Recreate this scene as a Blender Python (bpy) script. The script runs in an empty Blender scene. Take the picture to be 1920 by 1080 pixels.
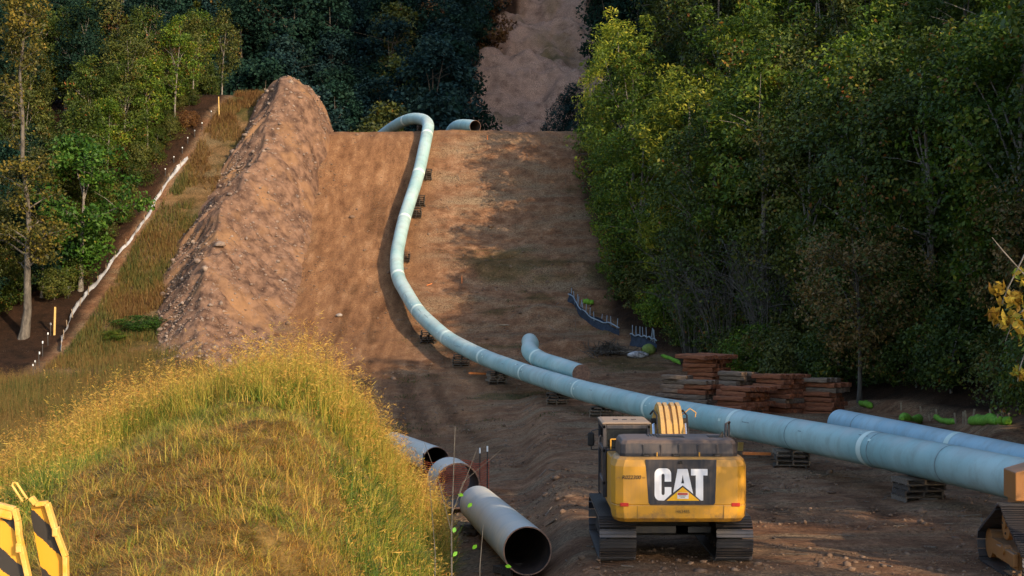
import bpy, math, random
import numpy as np
from mathutils import Vector, Matrix

sc = bpy.context.scene
COL = sc.collection
rad = math.radians
# ------------------------------------------------------------------ camera, world, sun, exposure
F_PX, CAM_Z, PITCH = 2944.0, 5.2, math.atan(35.0 / 2944.0)
cam_d = bpy.data.cameras.new('camera')
cam_d.sensor_width = 36.0
cam_d.lens = 36.0 * F_PX / 1920.0
cam_d.clip_start, cam_d.clip_end = 0.5, 3000.0
cam = bpy.data.objects.new('camera', cam_d)
COL.objects.link(cam)
cam.location = (0, 0, CAM_Z)
cam.rotation_euler = (math.pi / 2 + PITCH, 0, 0)
sc.camera = cam

SUN_EL = rad(22.0)
SUN_DIR = Vector((0.64, -0.77, 0)).normalized()          # horizontal direction towards the sun
sdir = Vector((SUN_DIR.x * math.cos(SUN_EL), SUN_DIR.y * math.cos(SUN_EL), math.sin(SUN_EL)))
world = bpy.data.worlds.new('World')
sc.world = world
world.use_nodes = True
wn = world.node_tree
bg = wn.nodes.get('Background')
sky = wn.nodes.new('ShaderNodeTexSky')
sky.sky_type = 'NISHITA'
sky.sun_disc = False
sky.sun_elevation = SUN_EL
sky.sun_rotation = math.atan2(SUN_DIR.x, SUN_DIR.y)
wn.links.new(sky.outputs['Color'], bg.inputs['Color'])
bg.inputs['Strength'].default_value = 0.15
sun_d = bpy.data.lights.new('sun', 'SUN')
sun_d.energy = 2.55
sun_d.angle = rad(0.5)
sun_d.color = (1.0, 0.80, 0.55)
sun = bpy.data.objects.new('sun', sun_d)
COL.objects.link(sun)
sun.rotation_euler = sdir.to_track_quat('Z', 'Y').to_euler()
sun.location = (60, -40, 60)
sc.view_settings.view_transform = 'Standard'
sc.view_settings.look = 'None'
sc.view_settings.exposure = 1.27
sc.view_settings.gamma = 1.0
sc.view_settings.use_curve_mapping = False
sc.cycles.max_bounces = 5
sc.cycles.diffuse_bounces = 3
sc.cycles.glossy_bounces = 2
sc.cycles.transmission_bounces = 3
sc.cycles.transparent_max_bounces = 6
sc.cycles.caustics_reflective = False
sc.cycles.caustics_refractive = False
sc.cycles.use_denoising = True
sc.cycles.denoising_prefilter = 'ACCURATE'

rng = np.random.default_rng(7)
random.seed(7)
ORD = ['topmost', 'second from top', 'third from top', 'fourth from top', 'fifth from top', 'sixth from top', 'seventh from top',
       'eighth from top', 'ninth from top', 'tenth from top', 'eleventh from top', 'twelfth from top', 'thirteenth from top',
       'fourteenth from top', 'fifteenth from top', 'sixteenth from top']

# ------------------------------------------------------------------ small maths
def P(px, py, Y):
    """world point at depth Y seen at photo pixel px, py (used for measuring the place)"""
    a = (px - 960) / F_PX
    b = (540 - py) / F_PX
    c, s = math.cos(PITCH), math.sin(PITCH)
    t = Y / (c - b * s)
    return Vector((a * t, Y, CAM_Z + t * (s + b * c)))

def ss(a, b, x):
    t = np.clip((np.asarray(x, float) - a) / (b - a), 0, 1)
    return t * t * (3 - 2 * t)

def vnoise(x, y, seed=0):
    x = np.asarray(x, float); y = np.asarray(y, float)
    xi = np.floor(x).astype(np.int64); yi = np.floor(y).astype(np.int64)
    fx = x - xi; fy = y - yi
    fx = fx * fx * (3 - 2 * fx); fy = fy * fy * (3 - 2 * fy)
    def h(i, j):
        n = (i * 374761393 + j * 668265263 + seed * 1274126177) & 0xffffffff
        n = ((n ^ (n >> 13)) * 1274126177) & 0xffffffff
        return ((n ^ (n >> 16)) & 0xffff) / 65535.0
    return (h(xi, yi) * (1 - fx) + h(xi + 1, yi) * fx) * (1 - fy) + (h(xi, yi + 1) * (1 - fx) + h(xi + 1, yi + 1) * fx) * fy

def fbm(x, y, scale, octv=4, seed=0):
    a, s, tot = 1.0, 1.0 / scale, 0.0
    out = 0
    for k in range(octv):
        out = out + a * (vnoise(np.asarray(x) * s + 17.3 * k, np.asarray(y) * s - 9.1 * k, seed + k) - 0.5)
        tot += a; a *= 0.5; s *= 2.03
    return out / tot * 2

def smooth_table(xs, ys, lo, hi, width):
    X = np.linspace(lo, hi, 2400)
    Yv = np.interp(X, xs, ys)
    k = max(3, int(width / (hi - lo) * 2400))
    ker = np.hanning(k + 2)[1:-1]; ker /= ker.sum()
    pad = np.concatenate([np.full(k, Yv[0]), Yv, np.full(k, Yv[-1])])
    return X, np.convolve(pad, ker, 'same')[k:-k]

T_MID = smooth_table([-60, 0, 30, 40, 57, 69, 82, 96, 103, 110, 116, 123, 130, 136, 139, 141, 143, 145, 147, 153, 165, 178, 190, 210, 300, 420, 460],
                     [0, 0, 0, -.2, -.32, -.45, -.3, 0, .6, 1.7, 3.5, 6.7, 11.1, 15.3, 18.1, 19.9, 21.1, 21.5, 20.6, 16, 9, 10, 19, 28, 62, 108, 116], -60, 460, 2.6)
T_LEFT = smooth_table([-60, 0, 30, 57, 96, 103, 110, 116, 123, 130, 137, 142, 147, 152, 160, 172, 190, 210, 300, 420, 460],
                      [0, 0, 0, -.3, -.2, .3, 1.5, 3.8, 7.4, 12, 18.2, 22.3, 25.2, 25.3, 20, 12, 19, 28, 62, 108, 116], -60, 460, 4)
T_EDGE = ([-60, 20, 60, 75, 83, 90, 100, 110, 118, 128, 141, 150, 460], [15, 15, 18.5, 21, 18, 14.5, 12.5, 10, 6.3, 6.0, 5.3, 8, 8])

def zg(X, Y):
    X = np.asarray(X, float); Y = np.asarray(Y, float)
    mid = np.interp(Y, *T_MID); left = np.interp(Y, *T_LEFT)
    w = ss(-17, -22, X)
    z = mid * (1 - w) + left * w
    win = ss(18, 28, Y) * (1 - ss(78, 104, Y))
    z = z - win * (0.8 * ss(1.7, 0.2, X) + 0.5 * ss(0, -3, X))
    # right bank and wooded slope
    e = np.interp(Y, *T_EDGE)
    z = z + 0.7 * ss(-0.5, 1.0, X - e) * ss(60, 66, Y) * (1 - ss(80, 90, Y))
    z = z + np.clip(X - e - 1.5, 0, 34) * 0.46 * ss(30, 70, Y) * (1 - ss(150, 190, Y))
    # unseen ridge added further right to keep the far slope in shade
    z = z + np.minimum(np.clip(X - 80, 0, 400) * 2.1, 178) * ss(-42, -2, Y)
    z = z + np.clip(-X - 120, 0, 200) * 0.3 * ss(100, 200, Y)
    # spoil heaps beside the pipe
    for (bx, by, rx, ry, h) in ((2.3, 119.0, 2.6, 1.5, 0.85), (4.3, 111.3, 2.9, 1.3, 0.75), (1.3, 132.0, 1.7, 1.6, 0.35), (8.6, 97, 3, 2, .4),
                                (-4.0, 84, 5, 2.0, .25), (13.5, 93, 3.5, 1.5, .5), (16.5, 71.5, 2.2, 1.5, .55)):
        d = ((X - bx) / rx) ** 2 + ((Y - by) / ry) ** 2
        z = z + h * np.exp(-d * 1.3) * (1 + 0.25 * fbm(X, Y, 0.7, 2, 31))
    # benches on the far bare strip
    far = ss(185, 200, Y)
    z = z + far * (2.2 * np.sin(Y * 0.19 + 0.05 * X + fbm(X, Y, 14, 3, 5) * 2.2) + 1.8 * fbm(X, Y, 9, 4, 8) + 1.3 * fbm(X, Y, 3.5, 4, 9) + .55 * fbm(X, Y, 1.3, 3, 23) + .7 * (1 - 2 * np.abs(fbm(X, Y * .7, 5, 3, 19))))
    # general unevenness
    near = 1 - far
    z = z + near * ss(112, 117, Y) * ss(-8, -5, X) * (.62 * fbm(X * .2, Y, 2.8, 4, 14) + .08 * fbm(X * .5, Y, .7, 3, 15))
    z = z + near * ss(26, 36, Y) * (1 - ss(100, 115, Y)) * .07 * fbm(X * .6, Y, .8, 4, 16)
    z = z + near * (0.16 * fbm(X, Y, 6.5, 4, 2) + 0.08 * fbm(X, Y, 1.3, 4, 3) + .045 * fbm(X, Y, .6, 2, 13)) * (0.4 + 0.6 * ss(34, 44, Y))
    # wheel ruts on the lane
    lane = ss(60, 70, Y) * (1 - ss(142, 146, Y)) * ss(-17, -15, X) * (1 - ss(-9.5, -8, X))
    z = z - 0.07 * lane * (0.5 + 0.5 * np.sin(X * 2.1 + 0.5 * np.sin(Y * .07)))
    return z

def gz(x, y): return float(zg(x, y))

def hit(px, py, y0=22.0, y1=420.0):
    Ys = np.arange(y0, y1, 0.05)
    a = P(px, py, 1.0)
    Xs = a.x * Ys; Zs = CAM_Z + (a.z - CAM_Z) * Ys
    below = np.nonzero(Zs <= zg(Xs, Ys))[0]
    i = below[0] if len(below) else -1
    return Vector((Xs[i], Ys[i], float(zg(Xs[i], Ys[i]))))

# ------------------------------------------------------------------ materials
def nodes_of(m):
    m.use_nodes = True
    nt = m.node_tree
    return nt, nt.nodes, nt.links

def mat(name, c1, c2=None, scale=4.0, rough=0.75, bump=0.0, bscale=None, metal=0.0, detail=6.0, c3=None, scale3=0.6, spec=0.3, stretch=None):
    m = bpy.data.materials.new(name)
    nt, N, L = nodes_of(m)
    b = N['Principled BSDF']
    b.inputs['Roughness'].default_value = rough
    b.inputs['Metallic'].default_value = metal
    b.inputs['Specular IOR Level'].default_value = spec
    if c2 is None:
        b.inputs['Base Color'].default_value = (*c1, 1)
        if bump == 0: return m
    tc = N.new('ShaderNodeTexCoord')
    src = tc.outputs['Object']
    if stretch:
        mp = N.new('ShaderNodeMapping'); mp.inputs['Scale'].default_value = stretch
        L.new(src, mp.inputs['Vector']); src = mp.outputs['Vector']
    if c2 is not None:
        n = N.new('ShaderNodeTexNoise'); n.inputs['Scale'].default_value = scale; n.inputs['Detail'].default_value = detail
        n.inputs['Roughness'].default_value = 0.65
        L.new(src, n.inputs['Vector'])
        r = N.new('ShaderNodeValToRGB')
        r.color_ramp.elements[0].position = 0.36; r.color_ramp.elements[1].position = 0.64
        r.color_ramp.elements[0].color = (*c1, 1); r.color_ramp.elements[1].color = (*c2, 1)
        L.new(n.outputs['Fac'], r.inputs['Fac'])
        out = r.outputs['Color']
        if c3 is not None:
            n3 = N.new('ShaderNodeTexNoise'); n3.inputs['Scale'].default_value = scale3; n3.inputs['Detail'].default_value = 8
            L.new(src, n3.inputs['Vector'])
            r3 = N.new('ShaderNodeValToRGB'); r3.color_ramp.elements[0].position = 0.5; r3.color_ramp.elements[1].position = 0.66
            L.new(n3.outputs['Fac'], r3.inputs['Fac'])
            mx = N.new('ShaderNodeMixRGB'); mx.inputs['Color2'].default_value = (*c3, 1)
            L.new(r3.outputs['Color'], mx.inputs['Fac']); L.new(out, mx.inputs['Color1']); out = mx.outputs['Color']
        L.new(out, b.inputs['Base Color'])
    if bump:
        nb = N.new('ShaderNodeTexNoise'); nb.inputs['Scale'].default_value = bscale or scale * 4; nb.inputs['Detail'].default_value = 8
        L.new(src, nb.inputs['Vector'])
        bp = N.new('ShaderNodeBump'); bp.inputs['Strength'].default_value = bump; bp.inputs['Distance'].default_value = 0.05
        L.new(nb.outputs['Fac'], bp.inputs['Height']); L.new(bp.outputs['Normal'], b.inputs['Normal'])
    return m

def leaf_mat(name, cols, trans=0.3, rough=0.55, spec=0.25):
    """cols: list of (pos, rgb) over the per-leaf random value"""
    m = bpy.data.materials.new(name)
    nt, N, L = nodes_of(m)
    b = N['Principled BSDF']; out = N['Material Output']
    at = N.new('ShaderNodeAttribute'); at.attribute_name = 'rnd'
    oi = N.new('ShaderNodeObjectInfo')
    r = N.new('ShaderNodeValToRGB')
    e = r.color_ramp.elements
    while len(e) < len(cols): e.new(0.5)
    for el, (p, c) in zip(e, cols):
        el.position = p; el.color = (*c, 1)
    L.new(at.outputs['Fac'], r.inputs['Fac'])
    hs = N.new('ShaderNodeHueSaturation')
    ma = N.new('ShaderNodeMath'); ma.operation = 'MULTIPLY_ADD'; ma.inputs[1].default_value = 0.5; ma.inputs[2].default_value = 0.75
    L.new(oi.outputs['Random'], ma.inputs[0]); L.new(ma.outputs[0], hs.inputs['Value'])
    L.new(r.outputs['Color'], hs.inputs['Color'])
    b.inputs['Roughness'].default_value = rough
    b.inputs['Specular IOR Level'].default_value = spec
    L.new(hs.outputs['Color'], b.inputs['Base Color'])
    if trans > 0:
        tr = N.new('ShaderNodeBsdfTranslucent')
        L.new(hs.outputs['Color'], tr.inputs['Color'])
        mx = N.new('ShaderNodeMixShader'); mx.inputs['Fac'].default_value = trans
        L.new(b.outputs[0], mx.inputs[1]); L.new(tr.outputs[0], mx.inputs[2]); L.new(mx.outputs[0], out.inputs['Surface'])
    return m

def ground_mat():
    m = bpy.data.materials.new('site_soil')
    nt, N, L = nodes_of(m)
    b = N['Principled BSDF']; b.inputs['Roughness'].default_value = 0.95; b.inputs['Specular IOR Level'].default_value = 0.1
    geo = N.new('ShaderNodeNewGeometry')
    def noise(scale, det=8, ro=0.65, sc3=None):
        n = N.new('ShaderNodeTexNoise'); n.inputs['Scale'].default_value = scale; n.inputs['Detail'].default_value = det
        n.inputs['Roughness'].default_value = ro
        src = geo.outputs['Position']
        if sc3:
            mp = N.new('ShaderNodeMapping'); mp.inputs['Scale'].default_value = sc3; L.new(src, mp.inputs['Vector']); src = mp.outputs['Vector']
        L.new(src, n.inputs['Vector']); return n.outputs['Fac']
    def ramp(fac, stops):
        r = N.new('ShaderNodeValToRGB'); e = r.color_ramp.elements
        while len(e) < len(stops): e.new(0.5)
        for el, (p, c) in zip(e, stops): el.position = p; el.color = (*c, 1)
        L.new(fac, r.inputs['Fac']); return r.outputs['Color']
    def mix(f, a, c, mode='MIX'):
        x = N.new('ShaderNodeMixRGB'); x.blend_type = mode
        if isinstance(f, float): x.inputs['Fac'].default_value = f
        else: L.new(f, x.inputs['Fac'])
        L.new(a, x.inputs['Color1']); L.new(c, x.inputs['Color2']); return x.outputs['Color']
    def attr(n):
        a = N.new('ShaderNodeAttribute'); a.attribute_name = n; return a.outputs['Fac']
    big = noise(0.16, 6, 0.6); medn = noise(0.9, 8, 0.7); fine = noise(9, 8, 0.75); streak = noise(0.9, 6, 0.6, (1.6, 0.22, 1.0))
    soil = ramp(medn, [(0.3, (.085, .038, .019)), (0.5, (.20, .100, .052)), (0.7, (.34, .195, .11))])
    lane = ramp(streak, [(0.3, (.13, .060, .028)), (0.55, (.235, .117, .055)), (0.75, (.34, .19, .098))])
    straw = ramp(fine, [(0.35, (.10, .065, .04)), (0.6, (.28, .20, .12))])
    pale = ramp(fine, [(0.35, (.15, .085, .06)), (0.62, (.40, .26, .185))])
    grs = ramp(medn, [(0.3, (.03, .035, .009)), (0.5, (.07, .055, .016)), (0.72, (.14, .085, .026))])
    pale = mix(ramp(noise(0.5, 8, .7), [(0.42, (0, 0, 0)), (0.6, (.8, .8, .8))]), pale, ramp(noise(0.32, 9, .75, (1.0, .55, 1.0)), [(0.38, (.075, .042, .03)), (0.6, (.34, .205, .14))]))  # dark and light streaks put relief shading into the far strip's colour
    lit = ramp(medn, [(0.3, (.012, .008, .005)), (0.6, (.04, .02, .011))])  # leaf litter, darkened to hold the shade under the trees
    c = mix(ramp(noise(0.42, 9, .72, (.35, 1.1, 1.0)), [(0.46, (0, 0, 0)), (0.62, (.85, .85, .85))]), soil, straw)
    c = mix(attr('lane'), c, lane)
    rg = N.new('ShaderNodeRGB'); rg.outputs[0].default_value = (.62, .60, .58, 1)
    tm = N.new('ShaderNodeMath'); tm.operation = 'MULTIPLY'; tm.inputs[1].default_value = .8; L.new(attr('track'), tm.inputs[0])
    c = mix(tm.outputs[0], c, rg.outputs[0], 'MULTIPLY')
    c = mix(attr('far'), c, pale)
    c = mix(attr('grass'), c, grs)
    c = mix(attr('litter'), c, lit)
    vfine = noise(34, 6, .7)
    speck = ramp(vfine, [(0.3, (.45, .45, .45)), (0.5, (1, 1, 1)), (0.7, (1.55, 1.5, 1.45))])
    c = mix(0.8, c, speck, 'MULTIPLY')
    speck = ramp(fine, [(0.34, (.42, .41, .40)), (0.5, (1, 1, 1)), (0.7, (1.6, 1.52, 1.45))])
    c = mix(0.8, c, speck, 'MULTIPLY')
    vo = N.new('ShaderNodeTexVoronoi'); vo.inputs['Scale'].default_value = 5.5; L.new(geo.outputs['Position'], vo.inputs['Vector'])
    stone = ramp(vo.outputs['Distance'], [(0.06, (1, 1, 1)), (0.10, (0, 0, 0))])
    gate = ramp(noise(0.7, 3), [(0.5, (0, 0, 0)), (0.62, (1, 1, 1))])
    sg = mix(1.0, stone, gate, 'MULTIPLY')
    rgb = N.new('ShaderNodeRGB'); rgb.outputs[0].default_value = (.32, .27, .23, 1)
    c = mix(sg, c, rgb.outputs[0])
    L.new(c, b.inputs['Base Color'])
    bp = N.new('ShaderNodeBump'); bp.inputs['Strength'].default_value = 0.75; bp.inputs['Distance'].default_value = 0.12
    ad = N.new('ShaderNodeMath'); ad.operation = 'ADD'
    L.new(fine, ad.inputs[0]); L.new(medn, ad.inputs[1])
    wv = N.new('ShaderNodeTexWave'); wv.bands_direction = 'Y'; wv.inputs['Scale'].default_value = 1.7; wv.inputs['Distortion'].default_value = .8; wv.inputs['Detail'].default_value = 3
    L.new(geo.outputs['Position'], wv.inputs['Vector'])
    mt = N.new('ShaderNodeMath'); mt.operation = 'MULTIPLY'; L.new(wv.outputs['Fac'], mt.inputs[0]); L.new(attr('track'), mt.inputs[1])
    a2 = N.new('ShaderNodeMath'); a2.operation = 'ADD'; L.new(ad.outputs[0], a2.inputs[0]); L.new(mt.outputs[0], a2.inputs[1])
    a3 = N.new('ShaderNodeMath'); a3.operation = 'MULTIPLY_ADD'; a3.inputs[1].default_value = .5; L.new(vfine, a3.inputs[0]); L.new(a2.outputs[0], a3.inputs[2])
    L.new(a3.outputs[0], bp.inputs['Height'])
    L.new(bp.outputs['Normal'], b.inputs['Normal'])
    return m

M = {}
M['ground'] = ground_mat()
M['spoil'] = mat('spoil_earth', (.075, .042, .029), (.235, .135, .086), 1.2, 0.97, 1.0, 9, c3=(.27, .145, .072), scale3=0.28, spec=.1)
M['mound'] = mat('mound_thatch', (.075, .045, .014), (.21, .13, .04), 2.5, 0.97, 0.9, 12, spec=.1)
M['rock'] = mat('stone', (.20, .15, .12), (.38, .32, .27), 3, 0.9, 0.5, 9)
M['clod'] = mat('clod', (.09, .052, .032), (.22, .14, .09), 1.3, 0.95, 0.4, 9)

def pipe_mat(name, a, b_, c_, dust, streak=0.5):
    m = bpy.data.materials.new(name)
    nt, N, L = nodes_of(m)
    b = N['Principled BSDF']; b.inputs['Roughness'].default_value = 0.5; b.inputs['Specular IOR Level'].default_value = 0.35
    geo = N.new('ShaderNodeNewGeometry')
    n1 = N.new('ShaderNodeTexNoise'); n1.inputs['Scale'].default_value = 0.35; n1.inputs['Detail'].default_value = 8
    L.new(geo.outputs['Position'], n1.inputs['Vector'])
    r1 = N.new('ShaderNodeValToRGB'); e = r1.color_ramp.elements; e[0].position = .35; e[1].position = .65
    e[0].color = (*a, 1); e[1].color = (*b_, 1); x = e.new(.5); x.color = (*c_, 1)
    L.new(n1.outputs['Fac'], r1.inputs['Fac'])
    # scuffs running round the pipe
    at = N.new('ShaderNodeAttribute'); at.attribute_name = 'along'
    n2 = N.new('ShaderNodeTexNoise'); n2.noise_dimensions = '4D'; n2.inputs['Scale'].default_value = 1.0; n2.inputs['Detail'].default_value = 10
    n2.inputs['Roughness'].default_value = .75
    mm = N.new('ShaderNodeMath'); mm.operation = 'MULTIPLY'; mm.inputs[1].default_value = 1.5
    L.new(at.outputs['Fac'], mm.inputs[0]); L.new(mm.outputs[0], n2.inputs['W']); L.new(geo.outputs['Position'], n2.inputs['Vector'])
    r2 = N.new('ShaderNodeValToRGB'); e = r2.color_ramp.elements; e[0].position = .47; e[1].position = .68
    L.new(n2.outputs['Fac'], r2.inputs['Fac'])
    mx = N.new('ShaderNodeMixRGB'); mx.inputs['Color2'].default_value = (.17, .165, .13, 1)
    ml = N.new('ShaderNodeMath'); ml.operation = 'MULTIPLY'; ml.inputs[1].default_value = streak * .6
    L.new(r2.outputs['Color'], ml.inputs[0]); L.new(ml.outputs[0], mx.inputs['Fac']); L.new(r1.outputs['Color'], mx.inputs['Color1'])
    # dry dust that has settled on the upward side
    sx = N.new('ShaderNodeSeparateXYZ'); L.new(geo.outputs['Normal'], sx.inputs['Vector'])
    n3 = N.new('ShaderNodeTexNoise'); n3.inputs['Scale'].default_value = 1.1; n3.inputs['Detail'].default_value = 8
    L.new(geo.outputs['Position'], n3.inputs['Vector'])
    m3 = N.new('ShaderNodeMath'); m3.operation = 'MULTIPLY'; L.new(sx.outputs['Z'], m3.inputs[0]); L.new(n3.outputs['Fac'], m3.inputs[1])
    r3 = N.new('ShaderNodeValToRGB'); e = r3.color_ramp.elements; e[0].position = .28; e[1].position = .75
    e[1].color = (dust, dust, dust, 1)
    L.new(m3.outputs[0], r3.inputs['Fac'])
    mx3 = N.new('ShaderNodeMixRGB'); mx3.inputs['Color2'].default_value = (.45, .44, .40, 1)
    L.new(r3.outputs['Color'], mx3.inputs['Fac']); L.new(mx.outputs['Color'], mx3.inputs['Color1'])
    L.new(mx3.outputs['Color'], b.inputs['Base Color'])
    return m
M['pipe'] = pipe_mat('pipe_coating', (.25, .41, .40), (.40, .54, .51), (.32, .47, .45), .85, .75)
M['pipe_blue'] = pipe_mat('pipe_coating_blue', (.23, .39, .46), (.35, .50, .55), (.28, .44, .51), .7, .7)
M['pipe_old'] = pipe_mat('pipe_coating_weathered', (.54, .48, .38), (.66, .58, .45), (.48, .48, .42), .95, .6)
M['band'] = mat('weld_coating', (.55, .66, .57), (.66, .73, .65), 3, .55)
M['seam'] = mat('seam_tape', (.13, .17, .17), (.24, .30, .29), 5, .6)
M['steel_in'] = mat('pipe_bore', (.035, .03, .03), (.10, .065, .05), 2, .7)
M['pipe_rim'] = mat('pipe_rim', (.10, .06, .045), (.26, .14, .09), 8, .6)
M['plank'] = mat('pallet_wood', (.10, .075, .055), (.22, .17, .125), 4, .9, .4, 30, stretch=(1, 6, 6))
M['plank_dark'] = mat('pallet_wood_dark', (.04, .032, .026), (.11, .085, .065), 4, .9, .4, 30, stretch=(1, 6, 6))
M['timber_red'] = mat('timber_red', (.16, .048, .022), (.36, .125, .055), 2.2, .95, .9, 16, stretch=(.5, 4, 4), c3=(.10, .05, .03), scale3=.9)
M['timber_grey'] = mat('timber_grey', (.12, .075, .05), (.26, .18, .125), 2.2, .95, .9, 16, stretch=(.5, 4, 4), c3=(.08, .06, .05), scale3=.9)

# ------------------------------------------------------------------ mesh building
class MB:
    def __init__(s): s.v = []; s.f = []; s.sm = []
    def add(s, verts, faces, smooth=False):
        o = len(s.v)
        s.v += [tuple(v) for v in verts]
        s.f += [tuple(i + o for i in f) for f in faces]; s.sm += [smooth] * len(faces)
    def box(s, c, d, rot=None):
        hx, hy, hz = d[0] / 2, d[1] / 2, d[2] / 2
        vs = [Vector((x, y, z)) for x in (-hx, hx) for y in (-hy, hy) for z in (-hz, hz)]
        if rot is not None: vs = [rot @ v for v in vs]
        s.add([v + Vector(c) for v in vs], [(0, 1, 3, 2), (4, 6, 7, 5), (0, 4, 5, 1), (2, 3, 7, 6), (0, 2, 6, 4), (1, 5, 7, 3)])
    def beam(s, a, b, w, h):
        a, b = Vector(a), Vector(b); d = b - a
        q = d.to_track_quat('X', 'Z').to_matrix()
        s.box((a + b) / 2, (d.length, w, h), q)
    def prism(s, poly, y0, y1, axes='xz'):
        """poly in the given plane, extruded along the third axis"""
        def mk(p, t):
            return {'xz': (p[0], t, p[1]), 'yz': (t, p[0], p[1]), 'xy': (p[0], p[1], t)}[axes]
        n = len(poly)
        vs = [mk(p, y0) for p in poly] + [mk(p, y1) for p in poly]
        fs = [tuple(range(n)), tuple(range(2 * n - 1, n - 1, -1))] + [(i, i + n, (i + 1) % n + n, (i + 1) % n) for i in range(n)]
        s.add(vs, fs)
    def tube(s, pts, radii, seg=8, caps=True, smooth=True):
        pts = [Vector(p) for p in pts]; n = len(pts)
        if not isinstance(radii, (list, tuple)): radii = [radii] * n
        vs = []; ref = None
        for i, p in enumerate(pts):
            t = (pts[min(i + 1, n - 1)] - pts[max(i - 1, 0)]).normalized()
            if ref is None: ref = t.orthogonal().normalized()
            ref = (ref - t * ref.dot(t)).normalized(); b = t.cross(ref)
            for k in range(seg):
                a = 2 * math.pi * k / seg
                vs.append(p + (ref * math.cos(a) + b * math.sin(a)) * radii[i])
        fs = [(i * seg + k, i * seg + (k + 1) % seg, (i + 1) * seg + (k + 1) % seg, (i + 1) * seg + k) for i in range(n - 1) for k in range(seg)]
        s.add(vs, fs, smooth)
        if caps:
            s.add(vs[:seg], [tuple(range(seg - 1, -1, -1))]); s.add(vs[-seg:], [tuple(range(seg))])
    def cyl(s, a, b, r, seg=16, r2=None):
        s.tube([a, b], [r, r if r2 is None else r2], seg)
    def loft(s, rings, caps=True, smooth=False):
        n = len(rings[0]); vs = [p for r in rings for p in r]
        fs = [(i * n + k, i * n + (k + 1) % n, (i + 1) * n + (k + 1) % n, (i + 1) * n + k) for i in range(len(rings) - 1) for k in range(n)]
        if caps: fs += [tuple(range(n - 1, -1, -1)), tuple(range((len(rings) - 1) * n, len(rings) * n))]
        s.add(vs, fs, smooth)
    def mesh(s, name):
        me = bpy.data.meshes.new(name)
        me.from_pydata(s.v, [], s.f)
        me.polygons.foreach_set('use_smooth', s.sm)
        me.update()
        return me

def link(name, me, m=None, parent=None, loc=None, rot=None):
    o = bpy.data.objects.new(name, me); COL.objects.link(o)
    if m is not None and me is not None:
        if not me.materials: me.materials.append(m)
        elif me.materials[0] is not m:
            o.material_slots[0].link = 'OBJECT'; o.material_slots[0].material = m
    if parent is not None: o.parent = parent
    if loc is not None: o.location = loc
    if rot is not None: o.rotation_euler = rot
    return o

def obj(name, mb, m, parent=None, bevel=0, seg=2, loc=None, rot=None):
    me = mb.mesh(name) if isinstance(mb, MB) else mb
    o = link(name, me, m, parent, loc, rot)
    if bevel:
        md = o.modifiers.new('bevel', 'BEVEL'); md.width = bevel; md.segments = seg; md.limit_method = 'ANGLE'; md.angle_limit = rad(35)
    return o

def tag(o, label=None, cat=None, group=None, kind=None):
    if label: o['label'] = label
    if cat: o['category'] = cat
    if group: o['group'] = group
    if kind: o['kind'] = kind
    return o

def thing(name, label, cat, loc=(0, 0, 0), rotz=0.0, group=None):
    o = bpy.data.objects.new(name, None); COL.objects.link(o)
    o.empty_display_size = 0.3
    o.location = loc; o.rotation_euler = (0, 0, rotz)
    return tag(o, label, cat, group)

KIDS = {}
def dup(root, loc, rotz=0.0, scale=1.0, label=None, group=None):
    if root not in KIDS: KIDS[root] = [(c, list(c.children)) for c in root.children]
    r = root.copy(); COL.objects.link(r); r.location = loc
    r.rotation_euler = (root.rotation_euler[0], root.rotation_euler[1], rotz); r.scale = (scale,) * 3 if not hasattr(scale, '__len__') else scale
    if label: r['label'] = label
    if group: r['group'] = group
    for ch, gs in KIDS[root]:
        c = ch.copy(); COL.objects.link(c); c.parent = r
        for g in gs:
            d = g.copy(); COL.objects.link(d); d.parent = c
    return r

def arr_mesh(name, V, F, attrs=None, smooth=False):
    """V (n,3) float, F (m,k) int"""
    V = np.ascontiguousarray(V, dtype=np.float32); F = np.ascontiguousarray(F, dtype=np.int32)
    me = bpy.data.meshes.new(name)
    k = F.shape[1]
    me.vertices.add(len(V)); me.vertices.foreach_set('co', V.ravel())
    me.loops.add(F.size); me.loops.foreach_set('vertex_index', F.ravel())
    me.polygons.add(len(F)); me.polygons.foreach_set('loop_start', np.arange(0, F.size, k, dtype=np.int32))
    if smooth: me.polygons.foreach_set('use_smooth', np.ones(len(F), dtype=bool))
    me.update(calc_edges=True)
    for n, a in (attrs or {}).items():
        at = me.attributes.new(n, 'FLOAT', 'POINT'); at.data.foreach_set('value', np.ascontiguousarray(a, dtype=np.float32))
    me.validate()
    return me

def grid_faces(nr, nc):
    i = np.arange(nr - 1)[:, None] * nc + np.arange(nc - 1)[None, :]
    return np.stack([i, i + 1, i + nc + 1, i + nc], -1).reshape(-1, 4)

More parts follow.
